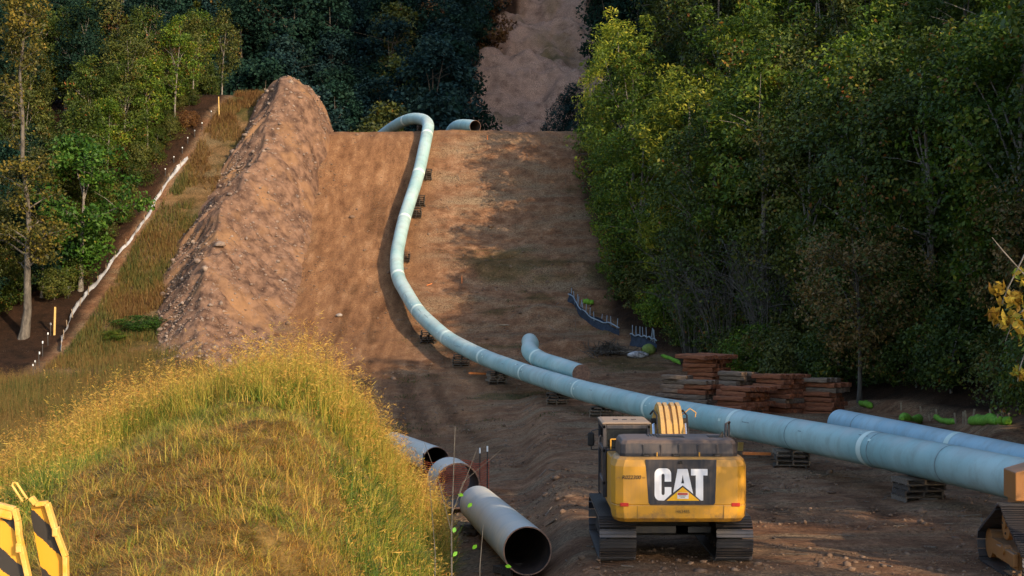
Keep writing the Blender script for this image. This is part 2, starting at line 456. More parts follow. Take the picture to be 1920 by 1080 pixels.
# ------------------------------------------------------------------ SETTING: ground
def build_ground():
    ys = np.concatenate([np.arange(-60, 26, 4.0), np.arange(26, 60, .3), np.arange(60, 105, .4), np.arange(105, 147, .28), np.arange(147, 185, 1.5), np.arange(185, 345, .9), np.arange(345, 440, 5)])
    xs = np.concatenate([np.arange(-330, -60, 8.0), np.arange(-60, -34, 1.0), np.arange(-34, 24, .28), np.arange(24, 50, 1.0), np.arange(50, 290, 6.0)])
    X, Y = np.meshgrid(xs, ys)
    Z = zg(X, Y)
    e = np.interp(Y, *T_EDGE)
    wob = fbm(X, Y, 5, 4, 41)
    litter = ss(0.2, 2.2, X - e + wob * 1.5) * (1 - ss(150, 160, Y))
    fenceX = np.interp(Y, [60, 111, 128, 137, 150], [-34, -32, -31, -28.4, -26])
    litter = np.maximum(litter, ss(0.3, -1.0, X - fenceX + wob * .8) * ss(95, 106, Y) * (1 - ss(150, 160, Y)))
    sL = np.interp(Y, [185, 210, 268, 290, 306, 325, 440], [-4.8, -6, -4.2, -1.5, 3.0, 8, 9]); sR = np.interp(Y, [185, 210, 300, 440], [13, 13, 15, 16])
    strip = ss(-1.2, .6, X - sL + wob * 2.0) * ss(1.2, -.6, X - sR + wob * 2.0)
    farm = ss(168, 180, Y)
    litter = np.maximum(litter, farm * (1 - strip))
    lane = ss(-17.6, -15.8, X + wob) * (1 - ss(-9.0, -6.0, X + wob * 2)) * ss(70, 100, Y) * (1 - ss(146, 149, Y))
    lane = np.maximum(lane, .55 * ss(-9, -5, X) * (1 - ss(-3, 3, X + wob * 3)) * ss(55, 75, Y) * (1 - ss(100, 118, Y)))
    lane = np.maximum(lane, ss(141.0, 143.0, Y) * (1 - ss(146, 149, Y)) * (X > -18) * .6)
    verge = ss(-.3, 1, X - fenceX) * (1 - ss(-24, -21, X)) * ss(100, 110, Y) * (.55 + .45 * ss(-.1, .3, fbm(X, Y, 3, 4, 77)))
    field = (1 - ss(-15, -11, X + wob * 2)) * ss(40, 52, Y) * (1 - ss(100, 110, Y))
    patches = ss(.22, .42, fbm(X * .5, Y, 3.2, 4, 91)) * ss(-6, -2, X) * .6 * ss(80, 95, Y) * (1 - ss(168, 180, Y))
    fpatch = ss(.1, .4, fbm(X, Y * .8, 6, 4, 97)) * farm * strip * .45
    fpatch = np.maximum(fpatch, .9 * np.exp(-((X - 7.2) / 3.6) ** 2 - ((Y - 262) / 8) ** 2) * ss(-.5, .2, fbm(X, Y, 2, 3, 98)))
    grass = np.clip(np.maximum.reduce([verge, field, patches, fpatch]), 0, 1)
    track = np.zeros_like(X)
    for xc, y0, y1, k in ((2.17, 22, 36, 0), (4.56, 22, 36, 0), (6.6, 24, 60, .035), (8.9, 24, 60, .035), (-1.8, 60, 112, -.13), (.6, 60, 112, -.13), (-13.2, 96, 142, .03), (-10.9, 96, 142, .03), (5.4, 48, 72, -.06), (-4.5, 70, 140, -.07), (-6.9, 70, 140, -.07)):
        xx = xc + k * (Y - y0) + .3 * np.sin(Y * .11 + xc)
        track = np.maximum(track, ss(.42, .3, np.abs(X - xx)) * ss(y0, y0 + 3, Y) * (1 - ss(y1 - 4, y1, Y)) * ss(-.35, .1, fbm(X, Y, 3, 3, 88)))
    Z = Z - .035 * track
    me = arr_mesh('ground', np.stack([X, Y, Z], -1).reshape(-1, 3), grid_faces(len(ys), len(xs)),
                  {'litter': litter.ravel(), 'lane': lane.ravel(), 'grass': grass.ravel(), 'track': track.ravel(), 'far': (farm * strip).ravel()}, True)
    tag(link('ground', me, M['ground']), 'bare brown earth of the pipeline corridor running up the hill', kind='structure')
build_ground()

# spoil berm along the left side of the lane
def build_berm():
    st = np.array([  # Y, XL, XR(idge), XRight, ridge height z
        [103, -24, -20.6, -18.0, .2], [107, -24.6, -21.0, -17.8, 1.5], [110, -25, -21.6, -17.6, 2.7], [113, -25.4, -22.0, -17.6, 4.5], [117, -26.2, -22.5, -17.3, 7.9],
        [121, -26.7, -23.0, -17.0, 10.2], [125.5, -26.9, -23.2, -16.8, 12.7], [130, -26.4, -22.2, -16.9, 15.9], [134, -25.0, -20.9, -17.3, 19.2],
        [138, -24.0, -21.2, -17.4, 22.9], [141, -23.4, -21.2, -17.0, 25.5], [144, -23.2, -21.2, -16.9, 26.5], [148, -23.2, -21.2, -16.9, 25.8],
        [153, -23, -19.5, -16.4, 21.0], [160, -23, -19.5, -16.4, 12.0]])
    Ys = np.arange(103.2, 158, .16); nt = 110
    c = [np.interp(Ys, *smooth_table(st[:, 0], st[:, k], 96, 170, 3.5)) for k in range(1, 5)]
    c[2] = c[2] + .7 * fbm(Ys, Ys * 0 + 5.1, 3.2, 4, 60)
    c[0] = c[0] + .8 * fbm(Ys, Ys * 0 + 8.1, 3.0, 4, 66)
    t = np.linspace(0, 1, nt)
    tt = t[None, :]
    XL, XRg, XR, ZR = [a[:, None] for a in c]
    X = np.where(tt < .5, XL - .6 + (XRg - XL + .6) * (tt / .5), XRg + (XR + .5 - XRg) * ((tt - .5) / .5))
    Y = np.repeat(Ys[:, None], nt, 1)
    base = zg(X, Y) - .15
    prof = 1 - np.abs(tt - .5) / .5
    u = np.abs(tt - .5) / .5
    ex = 1.12 + 1.6 * ss(127, 140, Ys[:, None])
    crown = np.where(tt < .5, 1 - u ** 1.12, 1 - u ** ex)
    wav = .75 * fbm(Y, Y * 0 + 3.3, 4.5, 3, 57) + .35 * fbm(Y, X * 0 + 9, 1.3, 2, 58)
    X = X + wav * np.sin(np.pi * tt)
    zb = zg(XRg, Ys[:, None])
    H = ZR - zb + .45 * fbm(Y, Y * 0 + 1.7, 3.0, 3, 59)
    zL = zg(XL - .6, Ys[:, None]) - .15; zR = zg(XR + .5, Ys[:, None]) - .15
    top = ZR + .45 * fbm(Y, Y * 0 + 1.7, 3.0, 3, 59)
    foot = np.where(tt < .5, zL, zR)
    Z = foot + np.maximum(top - foot, .05) * crown
    # gullies down the flanks and lumps
    g = fbm(Y * 1.0 + 0.35 * np.abs(X - XRg), X * .18, .9, 4, 51)
    env = np.clip(prof * (1 - prof) * 4, 0, 1)
    gul = 1 - np.abs(fbm(Y + .45 * np.abs(X - XRg) + .3 * fbm(X, Y, 2, 2, 67), X * .12, 1.5, 3, 68)) * 2.2
    Z = Z - .55 * np.clip(gul, 0, 1) ** 3 * env
    Z = Z + .45 * g * env + .75 * fbm(X, Y, 2.4, 4, 52) * np.clip(prof * 2, 0, 1) + .20 * fbm(X, Y, 1.0, 4, 56) * np.clip(prof * 4, 0, 1) + .09 * fbm(X, Y, .4, 3, 53) * np.clip(prof * 4, 0, 1)
    Xd = X + .28 * fbm(Y, Z, 1.6, 4, 54) * env
    V = np.stack([Xd, Y, Z], -1).reshape(-1, 3)
    me = arr_mesh('dirt_berm', V, grid_faces(len(Ys), nt), None, True)
    tag(link('dirt_berm', me, M['spoil']), 'long steep berm of reddish brown spoil left of the lane', kind='structure')
    return X, Y, Z
BX, BY, BZ = build_berm()

# grass mound in the foreground
MZX = smooth_table([-22, -16, -12.4, -9, -6.5, -5, -4, -3.1, -2.2, -1, 4], [-3.8, -1.3, .7, 2.05, 3.0, 2.75, 1.75, .6, -.6, -2.0, -7], -24, 6, 1.3)
MZY = smooth_table([6, 14, 18, 21, 25, 30, 33, 36, 41, 46, 52, 60], [-3, -.4, .55, 1.2, 1.9, 2.5, 2.8, 2.9, 3.0, 2.0, -.3, -4], 4, 62, 3)
def zmound(X, Y):
    X = np.asarray(X, float); Y = np.asarray(Y, float)
    Xs = X - .08 * (41 - Y)
    return np.interp(Y, *MZY) + np.interp(Xs, *MZX) - 3.0 + .16 * fbm(X, Y, 1.7, 3, 61) + .22 * fbm(X, Y, .6, 3, 63) + .28 * fbm(X, Y, 4.5, 2, 62)
def build_mound():
    ys = np.arange(8, 56, .25); xs = np.arange(-19, 2.5, .2)
    X, Y = np.meshgrid(xs, ys); Z = zmound(X, Y)
    F = grid_faces(len(ys), len(xs)); keep = (Z > zg(X, Y) - .4).ravel()
    F = F[keep[F].any(1)]
    me = arr_mesh('grass_mound', np.stack([X, Y, Z], -1).reshape(-1, 3), F, None, True)
    tag(link('grass_mound', me, M['mound']), 'overgrown earth mound in the left foreground', kind='structure')
build_mound()
def ztop(X, Y): return np.maximum(zg(X, Y), zmound(X, Y))

# ------------------------------------------------------------------ grass (uncountable)
M['grass'] = leaf_mat('grass_blades', [(0.0, (.17, .075, .02)), (.22, (.38, .17, .036)), (.42, (.58, .37, .075)), (.6, (.33, .29, .035)), (.8, (.12, .18, .02)), (1.0, (.04, .085, .012))], .3, .6)

def blades(XY, Zb, h, lean, width, hue, segs=3, az=None):
    """tapering curved blades; arrays per blade"""
    n = len(XY)
    az = rng.uniform(0, 2 * np.pi, n) if az is None else az
    d = np.stack([np.cos(az), np.sin(az)], -1)
    fa = az + np.pi / 2 + rng.uniform(-.9, .9, n)
    w = np.stack([np.cos(fa), np.sin(fa)], -1) * width[:, None] / 2
    rows = []
    for k in range(segs + 1):
        t = k / segs
        hor = lean * t ** 1.8
        ver = h * (t - .35 * np.clip(lean / np.maximum(h, .05), 0, 1.6) * t ** 2.2)
        c = np.concatenate([XY + d * hor[:, None], (Zb + ver)[:, None]], 1)
        if k < segs:
            ww = w * (1 - t * .75)
            rows.append(np.concatenate([c[:, :2] - ww, c[:, 2:]], 1)); rows.append(np.concatenate([c[:, :2] + ww, c[:, 2:]], 1))
        else: rows.append(c)
    m = 2 * segs + 1
    V = np.stack(rows, 1).reshape(-1, 3)
    base = np.arange(n)[:, None] * m
    tri = []
    for k in range(segs - 1):
        a = 2 * k
        tri += [[a, a + 1, a + 3], [a, a + 3, a + 2]]
    tri.append([2 * segs - 2, 2 * segs - 1, 2 * segs])
    Fc = (base[:, None, :] + np.array(tri)[None, :, :]).reshape(-1, 3)
    tip = rows[-1]
    return V, Fc, np.repeat(hue, m), tip

def panicles(tip, size, hue, k=7):
    """loose drooping seed heads: k small slivers round each stem tip"""
    n = len(tip)
    idx = np.repeat(np.arange(n), k)
    a = rng.uniform(0, 2 * np.pi, n * k); up = rng.uniform(-1.0, .25, n * k)
    s = size[idx]
    base = tip[idx] + np.stack([np.zeros(n * k), np.zeros(n * k), up * s * .9], -1)
    out = np.stack([np.cos(a), np.sin(a), rng.uniform(-.1, .9, n * k)], -1) * (s * rng.uniform(.25, .7, n * k) * (.45 - .45 * up))[:, None]
    side = np.cross(out, rng.normal(size=(n * k, 3))); side /= np.linalg.norm(side, axis=1)[:, None] + 1e-9
    w = side * rng.uniform(.004, .009, n * k)[:, None]
    V = np.stack([base - w * .3, base + out * .6 + w, base + out, base + out * .6 - w], 1).reshape(-1, 3)
    F = (np.arange(n * k)[:, None, None] * 4 + np.array([[0, 1, 2], [0, 2, 3]])[None]).reshape(-1, 3)
    return V, F, np.repeat(hue[idx], 4)

def join(parts):
    Vs, Fs, Hs, o = [], [], [], 0
    for V, F, H in parts:
        Vs.append(V); Fs.append(F + o); Hs.append(H); o += len(V)
    return np.concatenate(Vs), np.concatenate(Fs), np.concatenate(Hs)

def clustered(n, x0, x1, y0, y1, per=10, spread=.12):
    c = np.stack([rng.uniform(x0, x1, n // per), rng.uniform(y0, y1, n // per)], -1)
    return np.repeat(c, per, 0) + rng.normal(0, spread, (n // per * per, 2))

def build_mound_grass():
    parts = []
    # height of growth: tall on the crest and flanks, low and flattened on the near slope
    per = 18
    xy = clustered(470000, -16, 1.0, 16, 52, per, .12)
    nc_ = len(xy) // per
    caz = np.repeat(rng.uniform(0, 2 * np.pi, nc_), per) + rng.normal(0, .55, nc_ * per)
    ch = np.repeat(rng.normal(0, .16, nc_), per); cht = np.repeat(np.exp(rng.normal(0, .33, nc_)), per)
    zm = zmound(xy[:, 0], xy[:, 1]); g = zg(xy[:, 0], xy[:, 1])
    px = 960 + F_PX * xy[:, 0] / xy[:, 1]
    ok = (zm > g - .1) & (np.abs(px - 480) < 640)
    xy, zm, ch, cht, caz = xy[ok], zm[ok], ch[ok], cht[ok], caz[ok]
    X, Y = xy.T
    edge = X - .08 * (41 - Y)
    tall = np.maximum.reduce([ss(37.2, 39.2, Y + .25 * (X + 6) + fbm(X, Y, 2, 3, 71) * 1.3), ss(-4.6, -3.4, edge + fbm(X, Y, 1.5, 3, 72) * .6) * ss(22, 27, Y),
                              ss(-9.3, -10.6, edge + fbm(X, Y, 2, 3, 73) * .8)])
    nz = fbm(X, Y, 1.3, 4, 74); nz2 = fbm(X, Y, 3.6, 3, 75)
    n = len(X)
    r = rng.uniform(0, 1, n)
    short = tall < rng.uniform(.25, .6, n)
    front = ss(36, 31, Y + nz2 * 2)           # browner near slope, yellow-green tier above
    hue_s = .50 - .16 * front + .30 * nz + .26 * nz2 + rng.normal(0, .12, n) + ch
    hue_s = np.where(r > .9, rng.uniform(.6, .95, n), hue_s)
    hs = np.abs(rng.normal(.20, .09, n)) * (1 + .6 * nz) * cht + .05
    ls = np.abs(rng.normal(.36, .16, n)) + .08
    keep = short
    parts.append(blades(xy[keep], zm[keep] - .03, hs[keep] * .85, ls[keep], rng.uniform(.006, .016, keep.sum()), np.clip(hue_s[keep], 0, 1), 2, caz[keep])[:3])
    k = (~short) & (rng.uniform(0, 1, n) < .6)
    ht = rng.uniform(.45, 1.1, n) * (.7 + .3 * tall) * (1 + .25 * nz2) * (1 + .3 * ss(37.5, 40, Y)) * (.55 + .45 * cht) * (.62 + .38 * ss(34, 39, Y))
    hue_t = .66 + .24 * nz + .12 * (1 - ss(35, 39, Y)) + rng.normal(0, .13, n) + .6 * ch
    parts.append(blades(xy[k], zm[k] - .03, ht[k] * .8, (np.abs(rng.normal(.40, .22, n)))[k], rng.uniform(.008, .024, k.sum()), np.clip(hue_t[k], 0, 1), 3, caz[k])[:3])
    wd = (~short) & (rng.uniform(0, 1, n) < .05) & (nz2 > .0)
    parts.append(blades(xy[wd], zm[wd] - .03, ht[wd] * .75, np.abs(rng.normal(.45, .15, wd.sum())), rng.uniform(.03, .055, wd.sum()), np.clip(rng.normal(.88, .07, wd.sum()), 0, 1), 3)[:3])
    st = (~short) & (rng.uniform(0, 1, n) < (.15 + .2 * nz) * (.2 + .8 * ss(35, 39, Y)))
    hst = ht[st] * 1.12
    V, F, H, tip = blades(xy[st], zm[st] - .03, hst, rng.uniform(.03, .3, st.sum()), np.full(st.sum(), .006), np.clip(rng.normal(.5, .08, st.sum()), 0, 1), 2)
    parts.append((V, F, H))
    parts.append(panicles(tip, rng.uniform(.2, .45, len(tip)), np.clip(rng.normal(.33, .1, len(tip)), .08, .5), 6))
    V, F, H = join(parts)
    me = arr_mesh('mound_grass', V, F, {'rnd': H})
    tag(link('mound_grass', me, M['grass']), 'sunlit golden and green grass with seed heads covering the foreground mound', kind='stuff')
build_mound_grass()

M['grass_dull'] = leaf_mat('verge_grass', [(0.0, (.10, .045, .014)), (.3, (.17, .095, .028)), (.55, (.12, .095, .022)), (.8, (.05, .07, .014)), (1.0, (.02, .05, .012))], .25, .7)
def build_field_grass():
    parts = []
    xy = clustered(120000, -36, -9, 50, 111, 10, .25)
    X, Y = xy.T
    lim = np.interp(Y, [50, 75, 95, 111], [-8, -11.5, -16, -23])
    ok = (X < lim + fbm(X, Y, 4, 3, 81) * 2) & (np.abs(X) < .345 * Y) & ~((X < -27) & (Y > 103 + fbm(X, Y, 4, 2, 80) * 4))
    xy = xy[ok]; X, Y = xy.T; n = len(X)
    nz = fbm(X, Y, 3, 4, 82)
    h = rng.uniform(.4, 1.15, n) * (1 + .5 * nz)
    parts.append(blades(xy, zg(X, Y) - .03, h, np.abs(rng.normal(.25, .18, n)), rng.uniform(.02, .04, n), np.clip(.55 + .35 * nz + rng.normal(0, .16, n), 0, 1), 2)[:3])
    st = rng.uniform(0, 1, n) < .3
    V, F, H, tip = blades(xy[st], zg(X, Y)[st] - .03, h[st] * 1.25, rng.uniform(.05, .3, st.sum()), np.full(st.sum(), .012), np.full(st.sum(), .4), 2)
    parts += [(V, F, H), panicles(tip, rng.uniform(.3, .55, len(tip)), np.clip(rng.normal(.3, .08, len(tip)), 0, .5), 5)]
    V, F, H = join(parts)
    tag(link('field_grass', arr_mesh('field_grass', V, F, {'rnd': H}), M['grass_dull']), 'shaded tall seeding grass behind the mound below the berm', kind='stuff')
    # verge between white fence and berm
    parts = []
    xy = clustered(120000, -33, -19, 107, 156, 10, .3)
    X, Y = xy.T
    fx = np.interp(Y, [60, 111, 128, 137, 150, 156], [-34, -32, -31, -28.4, -26, -25])
    lx = np.interp(Y, [107, 113, 125, 134, 141, 147, 156], [-24.6, -25.6, -26.6, -25.2, -22.8, -21.5, -21])
    ok = (X > fx + .3) & (X < lx + .5 * fbm(X, Y, 2, 3, 84)) & (fbm(X, Y, 2.6, 4, 85) > -.22)
    xy = xy[ok]; X, Y = xy.T; n = len(X)
    zb = zg(X, Y)
    nz = fbm(X, Y, 3.2, 4, 86)
    up = ss(134, 146, Y)
    parts.append(blades(xy, zb - .05, rng.uniform(.2, .75, n), np.abs(rng.normal(.2, .15, n)), rng.uniform(.03, .06, n), np.clip(.42 - .22 * up + .55 * nz + rng.normal(0, .14, n), 0, 1), 2)[:3])
    V, F, H = join(parts)
    tag(link('verge_grass', arr_mesh('verge_grass', V, F, {'rnd': H}), M['grass_dull']), 'rusty green grass on the verge between white silt fence and spoil berm', kind='stuff')
    # sparse weeds on the corridor
    xy = clustered(16000, -8, 9, 78, 141, 12, .35)
    X, Y = xy.T
    ok = (fbm(X * .5, Y, 3.2, 4, 91) > .2) & (X < np.interp(Y, *T_EDGE) + 1.5)
    xy = xy[ok]; X, Y = xy.T; n = len(X)
    V, F, H, _ = blades(xy, zg(X, Y) - .02, rng.uniform(.06, .2, n), rng.uniform(.02, .15, n), rng.uniform(.02, .05, n), np.clip(rng.normal(.8, .15, n), 0, 1), 2)
    tag(link('weeds', arr_mesh('weeds', V, F, {'rnd': H}), M['grass_dull']), 'thin weeds scattered over the bare corridor', kind='stuff')
build_field_grass()

# clods and stones on the soil
def build_clods():
    ico = [(0, 0, -1), (.72, -.53, -.45), (-.28, -.85, -.45), (-.89, 0, -.45), (-.28, .85, -.45), (.72, .53, -.45), (.28, -.85, .45), (-.72, -.53, .45),
           (-.72, .53, .45), (.28, .85, .45), (.89, 0, .45), (0, 0, 1)]
    fc = [(0, 1, 2), (1, 0, 5), (0, 2, 3), (0, 3, 4), (0, 4, 5), (1, 5, 10), (2, 1, 6), (3, 2, 7), (4, 3, 8), (5, 4, 9), (1, 10, 6), (2, 6, 7), (3, 7, 8), (4, 8, 9), (5, 9, 10),
          (6, 10, 11), (7, 6, 11), (8, 7, 11), (9, 8, 11), (10, 9, 11)]
    ico = np.array(ico); fc = np.array(fc)
    def scatter(pos, size):
        n = len(pos)
        V = ico[None] * (1 + rng.uniform(-.35, .35, (n, 12, 1)))
        V = V * (size[:, None, None] * rng.uniform(.6, 1.4, (n, 1, 3)) * np.array([1, 1, .7]))
        a = rng.uniform(0, 6.28, n); c, s = np.cos(a)[:, None], np.sin(a)[:, None]
        V = np.stack([V[..., 0] * c - V[..., 1] * s, V[..., 0] * s + V[..., 1] * c, V[..., 2]], -1) + pos[:, None, :]
        return V.reshape(-1, 3), (np.arange(n)[:, None, None] * 12 + fc[None]).reshape(-1, 3)
    xy = np.concatenate([np.stack([rng.uniform(-6, 16, 15000), rng.uniform(29, 75, 15000)], -1), np.stack([rng.uniform(-18, 13, 7000), rng.uniform(75, 143, 7000)], -1),
                         np.stack([rng.uniform(-18.2, -15.2, 1100), rng.uniform(110, 143, 1100)], -1)])
    d = fbm(xy[:, 0], xy[:, 1], 4, 4, 101)
    ok = (d > -.05) & (xy[:, 0] < np.interp(xy[:, 1], *T_EDGE) + 1)
    xy = xy[ok]
    sz = np.exp(rng.normal(-3.75, .6, len(xy))) * (.7 + xy[:, 1] / 140)
    pos = np.concatenate([xy, (zg(xy[:, 0], xy[:, 1]) + sz * .15)[:, None]], 1)
    V, F = scatter(pos, sz)
    tag(link('soil_clods', arr_mesh('soil_clods', V, F), M['clod']), 'loose clods and crumbs of earth strewn over the corridor', kind='stuff')
    # stony face of the berm
    ii = rng.integers(2, BX.shape[0] - 60, 9000); jj = np.clip(np.abs(rng.normal(0, 20, 9000)).astype(int) + rng.integers(0, 26, 9000), 3, BX.shape[1] - 8)
    right = rng.uniform(0, 1, 9000) < .4
    jj = np.where(right, rng.integers(56, 106, 9000), jj)
    sz = np.exp(rng.normal(-3.4, .7, 9000))
    pos = np.stack([BX[ii, jj], BY[ii, jj], BZ[ii, jj] + sz * .2], -1)
    V, F = scatter(pos, sz)
    tag(link('berm_stones', arr_mesh('berm_stones', V, F), mat('berm_stone', (.13, .09, .07), (.30, .22, .17), 1.5, 0.95, 0.5, 9)), 'pale broken stones lying on the flanks of the spoil berm', kind='stuff')
build_clods()

def build_litter():
    mb = MB(); g = np.random.default_rng(66)
    for k in range(420):
        x, y = (g.uniform(-3, 15), g.uniform(31, 78)) if k < 230 else (g.uniform(-7, 6), g.uniform(78, 142))
        a = g.uniform(0, 6.28); l = g.uniform(.08, .35); z = gz(x, y) + .015
        d = Vector((math.cos(a) * l, math.sin(a) * l, 0))
        p, q = Vector((x, y, z)) - d, Vector((x, y, z)) + d
        p.z, q.z = gz(p.x, p.y) + .015, gz(q.x, q.y) + .02
        mb.beam(p, q, g.uniform(.015, .05), g.uniform(.012, .03))
    tag(obj('wood_litter', mb, M['plank']), 'splinters, sticks and wood scraps scattered over the soil', kind='stuff')
build_litter()

# ------------------------------------------------------------------ TREES
M['bark'] = mat('bark_grey', (.10, .085, .07), (.24, .21, .18), 6, .95, .6, 20, stretch=(1, 1, .25))
M['bark_dark'] = mat('bark_dark', (.045, .035, .028), (.11, .09, .07), 6, .95, .6, 20, stretch=(1, 1, .25))
LM = {
 'dark':   leaf_mat('leaves_dark', [(0, (.005, .016, .012)), (.5, (.011, .03, .020)), (1, (.024, .05, .032))], .12, .9, .05),  # shade over the far and left woods is put into this leaf colour
 'bluish': leaf_mat('leaves_bluish', [(0, (.006, .018, .020)), (.5, (.014, .034, .034)), (1, (.032, .062, .052))], .12, .9, .05),  # blue haze over the far forest is put into this leaf colour
 'olive':  leaf_mat('leaves_olive', [(0, (.030, .042, .007)), (.5, (.070, .082, .013)), (.85, (.13, .125, .022)), (1, (.16, .085, .02))], .2),
 'rust':   leaf_mat('leaves_rust', [(0, (.07, .03, .010)), (.5, (.13, .055, .016)), (1, (.17, .10, .025))], .2),
 'green':  leaf_mat('leaves_green', [(0, (.034, .070, .007)), (.45, (.080, .14, .013)), (.8, (.18, .225, .02)), (.93, (.34, .30, .03)), (1, (.22, .10, .02))], .35),
 'deep':   leaf_mat('leaves_deep_green', [(0, (.022, .040, .006)), (.5, (.052, .080, .011)), (.86, (.10, .125, .015)), (.94, (.22, .18, .02)), (1, (.20, .07, .015))], .3),
 'yellow': leaf_mat('leaves_yellow_green', [(0, (.06, .095, .012)), (.4, (.15, .20, .02)), (.75, (.32, .32, .03)), (1, (.58, .48, .06))], .4),
 'brown':  leaf_mat('leaves_brown', [(0, (.04, .06, .012)), (.25, (.06, .075, .015)), (.5, (.12, .075, .025)), (.85, (.19, .11, .035)), (1, (.24, .15, .04))], .25),
 'bright': leaf_mat('leaves_bright_green', [(0, (.018, .055, .008)), (.5, (.045, .11, .012)), (.9, (.09, .17, .018)), (1, (.2, .18, .03))], .35),
 'gold':   leaf_mat('leaves_gold', [(0, (.18, .09, .015)), (.4, (.38, .22, .025)), (.8, (.5, .36, .04)), (1, (.14, .20, .03))], .4),
 'twig':   mat('twig_bark', (.05, .044, .036), (.12, .105, .09), 5, .95),
}

def leaf_cloud(centers, radii, per, leaf, aspect=.55, seed=1, outward=.5, center=(0, 0, 0), zmin=None, droop=0.2):
    g = np.random.default_rng(seed)
    c = np.repeat(centers, per, 0); r = np.repeat(radii, per)
    n = len(c)
    d = g.normal(size=(n, 3)); d /= np.linalg.norm(d, axis=1)[:, None]
    p = c + d * (r * g.uniform(.35, 1.0, n) ** .6)[:, None] * np.array([1, 1, .75])
    if zmin is not None: p[:, 2] = np.maximum(p[:, 2], zmin + g.uniform(0, .3, n))
    o = p - np.array(center); o /= np.linalg.norm(o, axis=1)[:, None] + 1e-9
    nrm = outward * o + g.normal(size=(n, 3)) * .55 + np.array([0, 0, .35])
    nrm /= np.linalg.norm(nrm, axis=1)[:, None]
    a = np.cross(nrm, g.normal(size=(n, 3))); a /= np.linalg.norm(a, axis=1)[:, None]
    a[:, 2] -= droop; a /= np.linalg.norm(a, axis=1)[:, None]
    b = np.cross(nrm, a); b /= np.linalg.norm(b, axis=1)[:, None]
    L = leaf * g.uniform(.6, 1.3, n)[:, None]; W = L * aspect
    V = np.stack([p - a * L * .5, p + b * W * .5 + a * L * .05 + nrm * L * .08, p + a * L * .5, p - b * W * .5 + a * L * .05 + nrm * L * .08], 1).reshape(-1, 3)
    F = np.arange(n * 4).reshape(-1, 4)
    # neighbouring leaves of one clump share a tint
    tint = np.repeat(g.normal(0, .16, len(centers)), per)
    h = np.clip(.45 + tint + g.normal(0, .2, n), 0, 1)
    return V, F, np.repeat(h, 4)

def crown_centers(n, rx, ry, z0, z1, seed, egg=.0, fill=.45):
    g = np.random.default_rng(seed)
    d = g.normal(size=(n, 3)); d /= np.linalg.norm(d, axis=1)[:, None]
    rr = g.uniform(fill, 1.0, n) ** .5
    lob = 1 + .22 * np.sin(3 * np.arctan2(d[:, 1], d[:, 0]) + seed) + .15 * g.normal(size=n)
    c = d * rr[:, None]
    zc, hz = (z0 + z1) / 2, (z1 - z0) / 2
    taper = 1 - egg * np.clip(c[:, 2], -1, 1)
    return np.stack([c[:, 0] * rx * lob * taper, c[:, 1] * ry * lob * taper, zc + c[:, 2] * hz], -1)

PROTO = {}
def tree_proto(key, name, H, rx, z0, nclump, clump_r, per, leaf, seed, trunk_r=.16, lean=0.0, egg=.15, fill=.45, aspect=.55, bark='bark', limbs=9, outward=.5):
    """makes mesh data for a trunk with limbs and a crown"""
    g = np.random.default_rng(seed)
    cc = crown_centers(nclump, rx * .82, rx * .82, z0, H - clump_r * .4, seed, egg, fill)
    rr = clump_r * g.uniform(.6, 1.25, nclump)
    V, Fc, h = leaf_cloud(cc, rr, per, leaf, aspect, seed + 1, outward, (0, 0, (z0 + H) / 2), .1)
    crown = arr_mesh('crown', V, Fc, {'rnd': h})
    mb = MB()
    top = H * .86
    pts = [(lean * t * t + .15 * math.sin(3 * t + seed), .12 * math.sin(4 * t + seed * 2), top * t - .3 * (t == 0)) for t in (0, .08, .25, .45, .65, .85, 1)]
    mb.tube(pts, [trunk_r * 1.5, trunk_r * 1.05, trunk_r * .9, trunk_r * .72, trunk_r * .5, trunk_r * .28, trunk_r * .1], 8)
    for k in range(limbs):
        c = Vector(cc[g.integers(0, nclump)])
        t = float(np.clip(.2 + .5 * c.z / H + g.uniform(-.1, .05), .15, .85))
        i = t * 6; zz = top * t
        b = Vector((lean * t * t + .15 * math.sin(3 * t + seed), .12 * math.sin(4 * t + seed * 2), zz))
        mid = (b + c) / 2 + Vector((g.normal() * .25, g.normal() * .25, .3))
        mb.tube([b, mid, c], [trunk_r * .38, trunk_r * .22, trunk_r * .07], 6)
        for q in range(2):
            e = mid + Vector((g.normal(), g.normal(), g.uniform(0, 1))) * rx * .3
            mb.tube([mid, (mid + e) / 2 + Vector((0, 0, .1)), e], [trunk_r * .16, trunk_r * .1, trunk_r * .04], 5)
    PROTO[key] = (name, mb.mesh('trunk'), crown, M[bark])

TREES_USED = {}
def tree(key, leafm, label, x, y, scale=1.0, rotz=None, group=None, zoff=0.0, cat='tree', name=None):
    nm, tm, cm, bk = PROTO[key]
    z = gz(x, y) + zoff - .05
    r = thing(name or nm, label, cat, (x, y, z), random.uniform(0, 6.28) if rotz is None else rotz, group)
    r.scale = scale if hasattr(scale, '__len__') else (scale,) * 3
    link('trunk', tm, bk, r); link('crown', cm, LM[leafm], r)
    return r

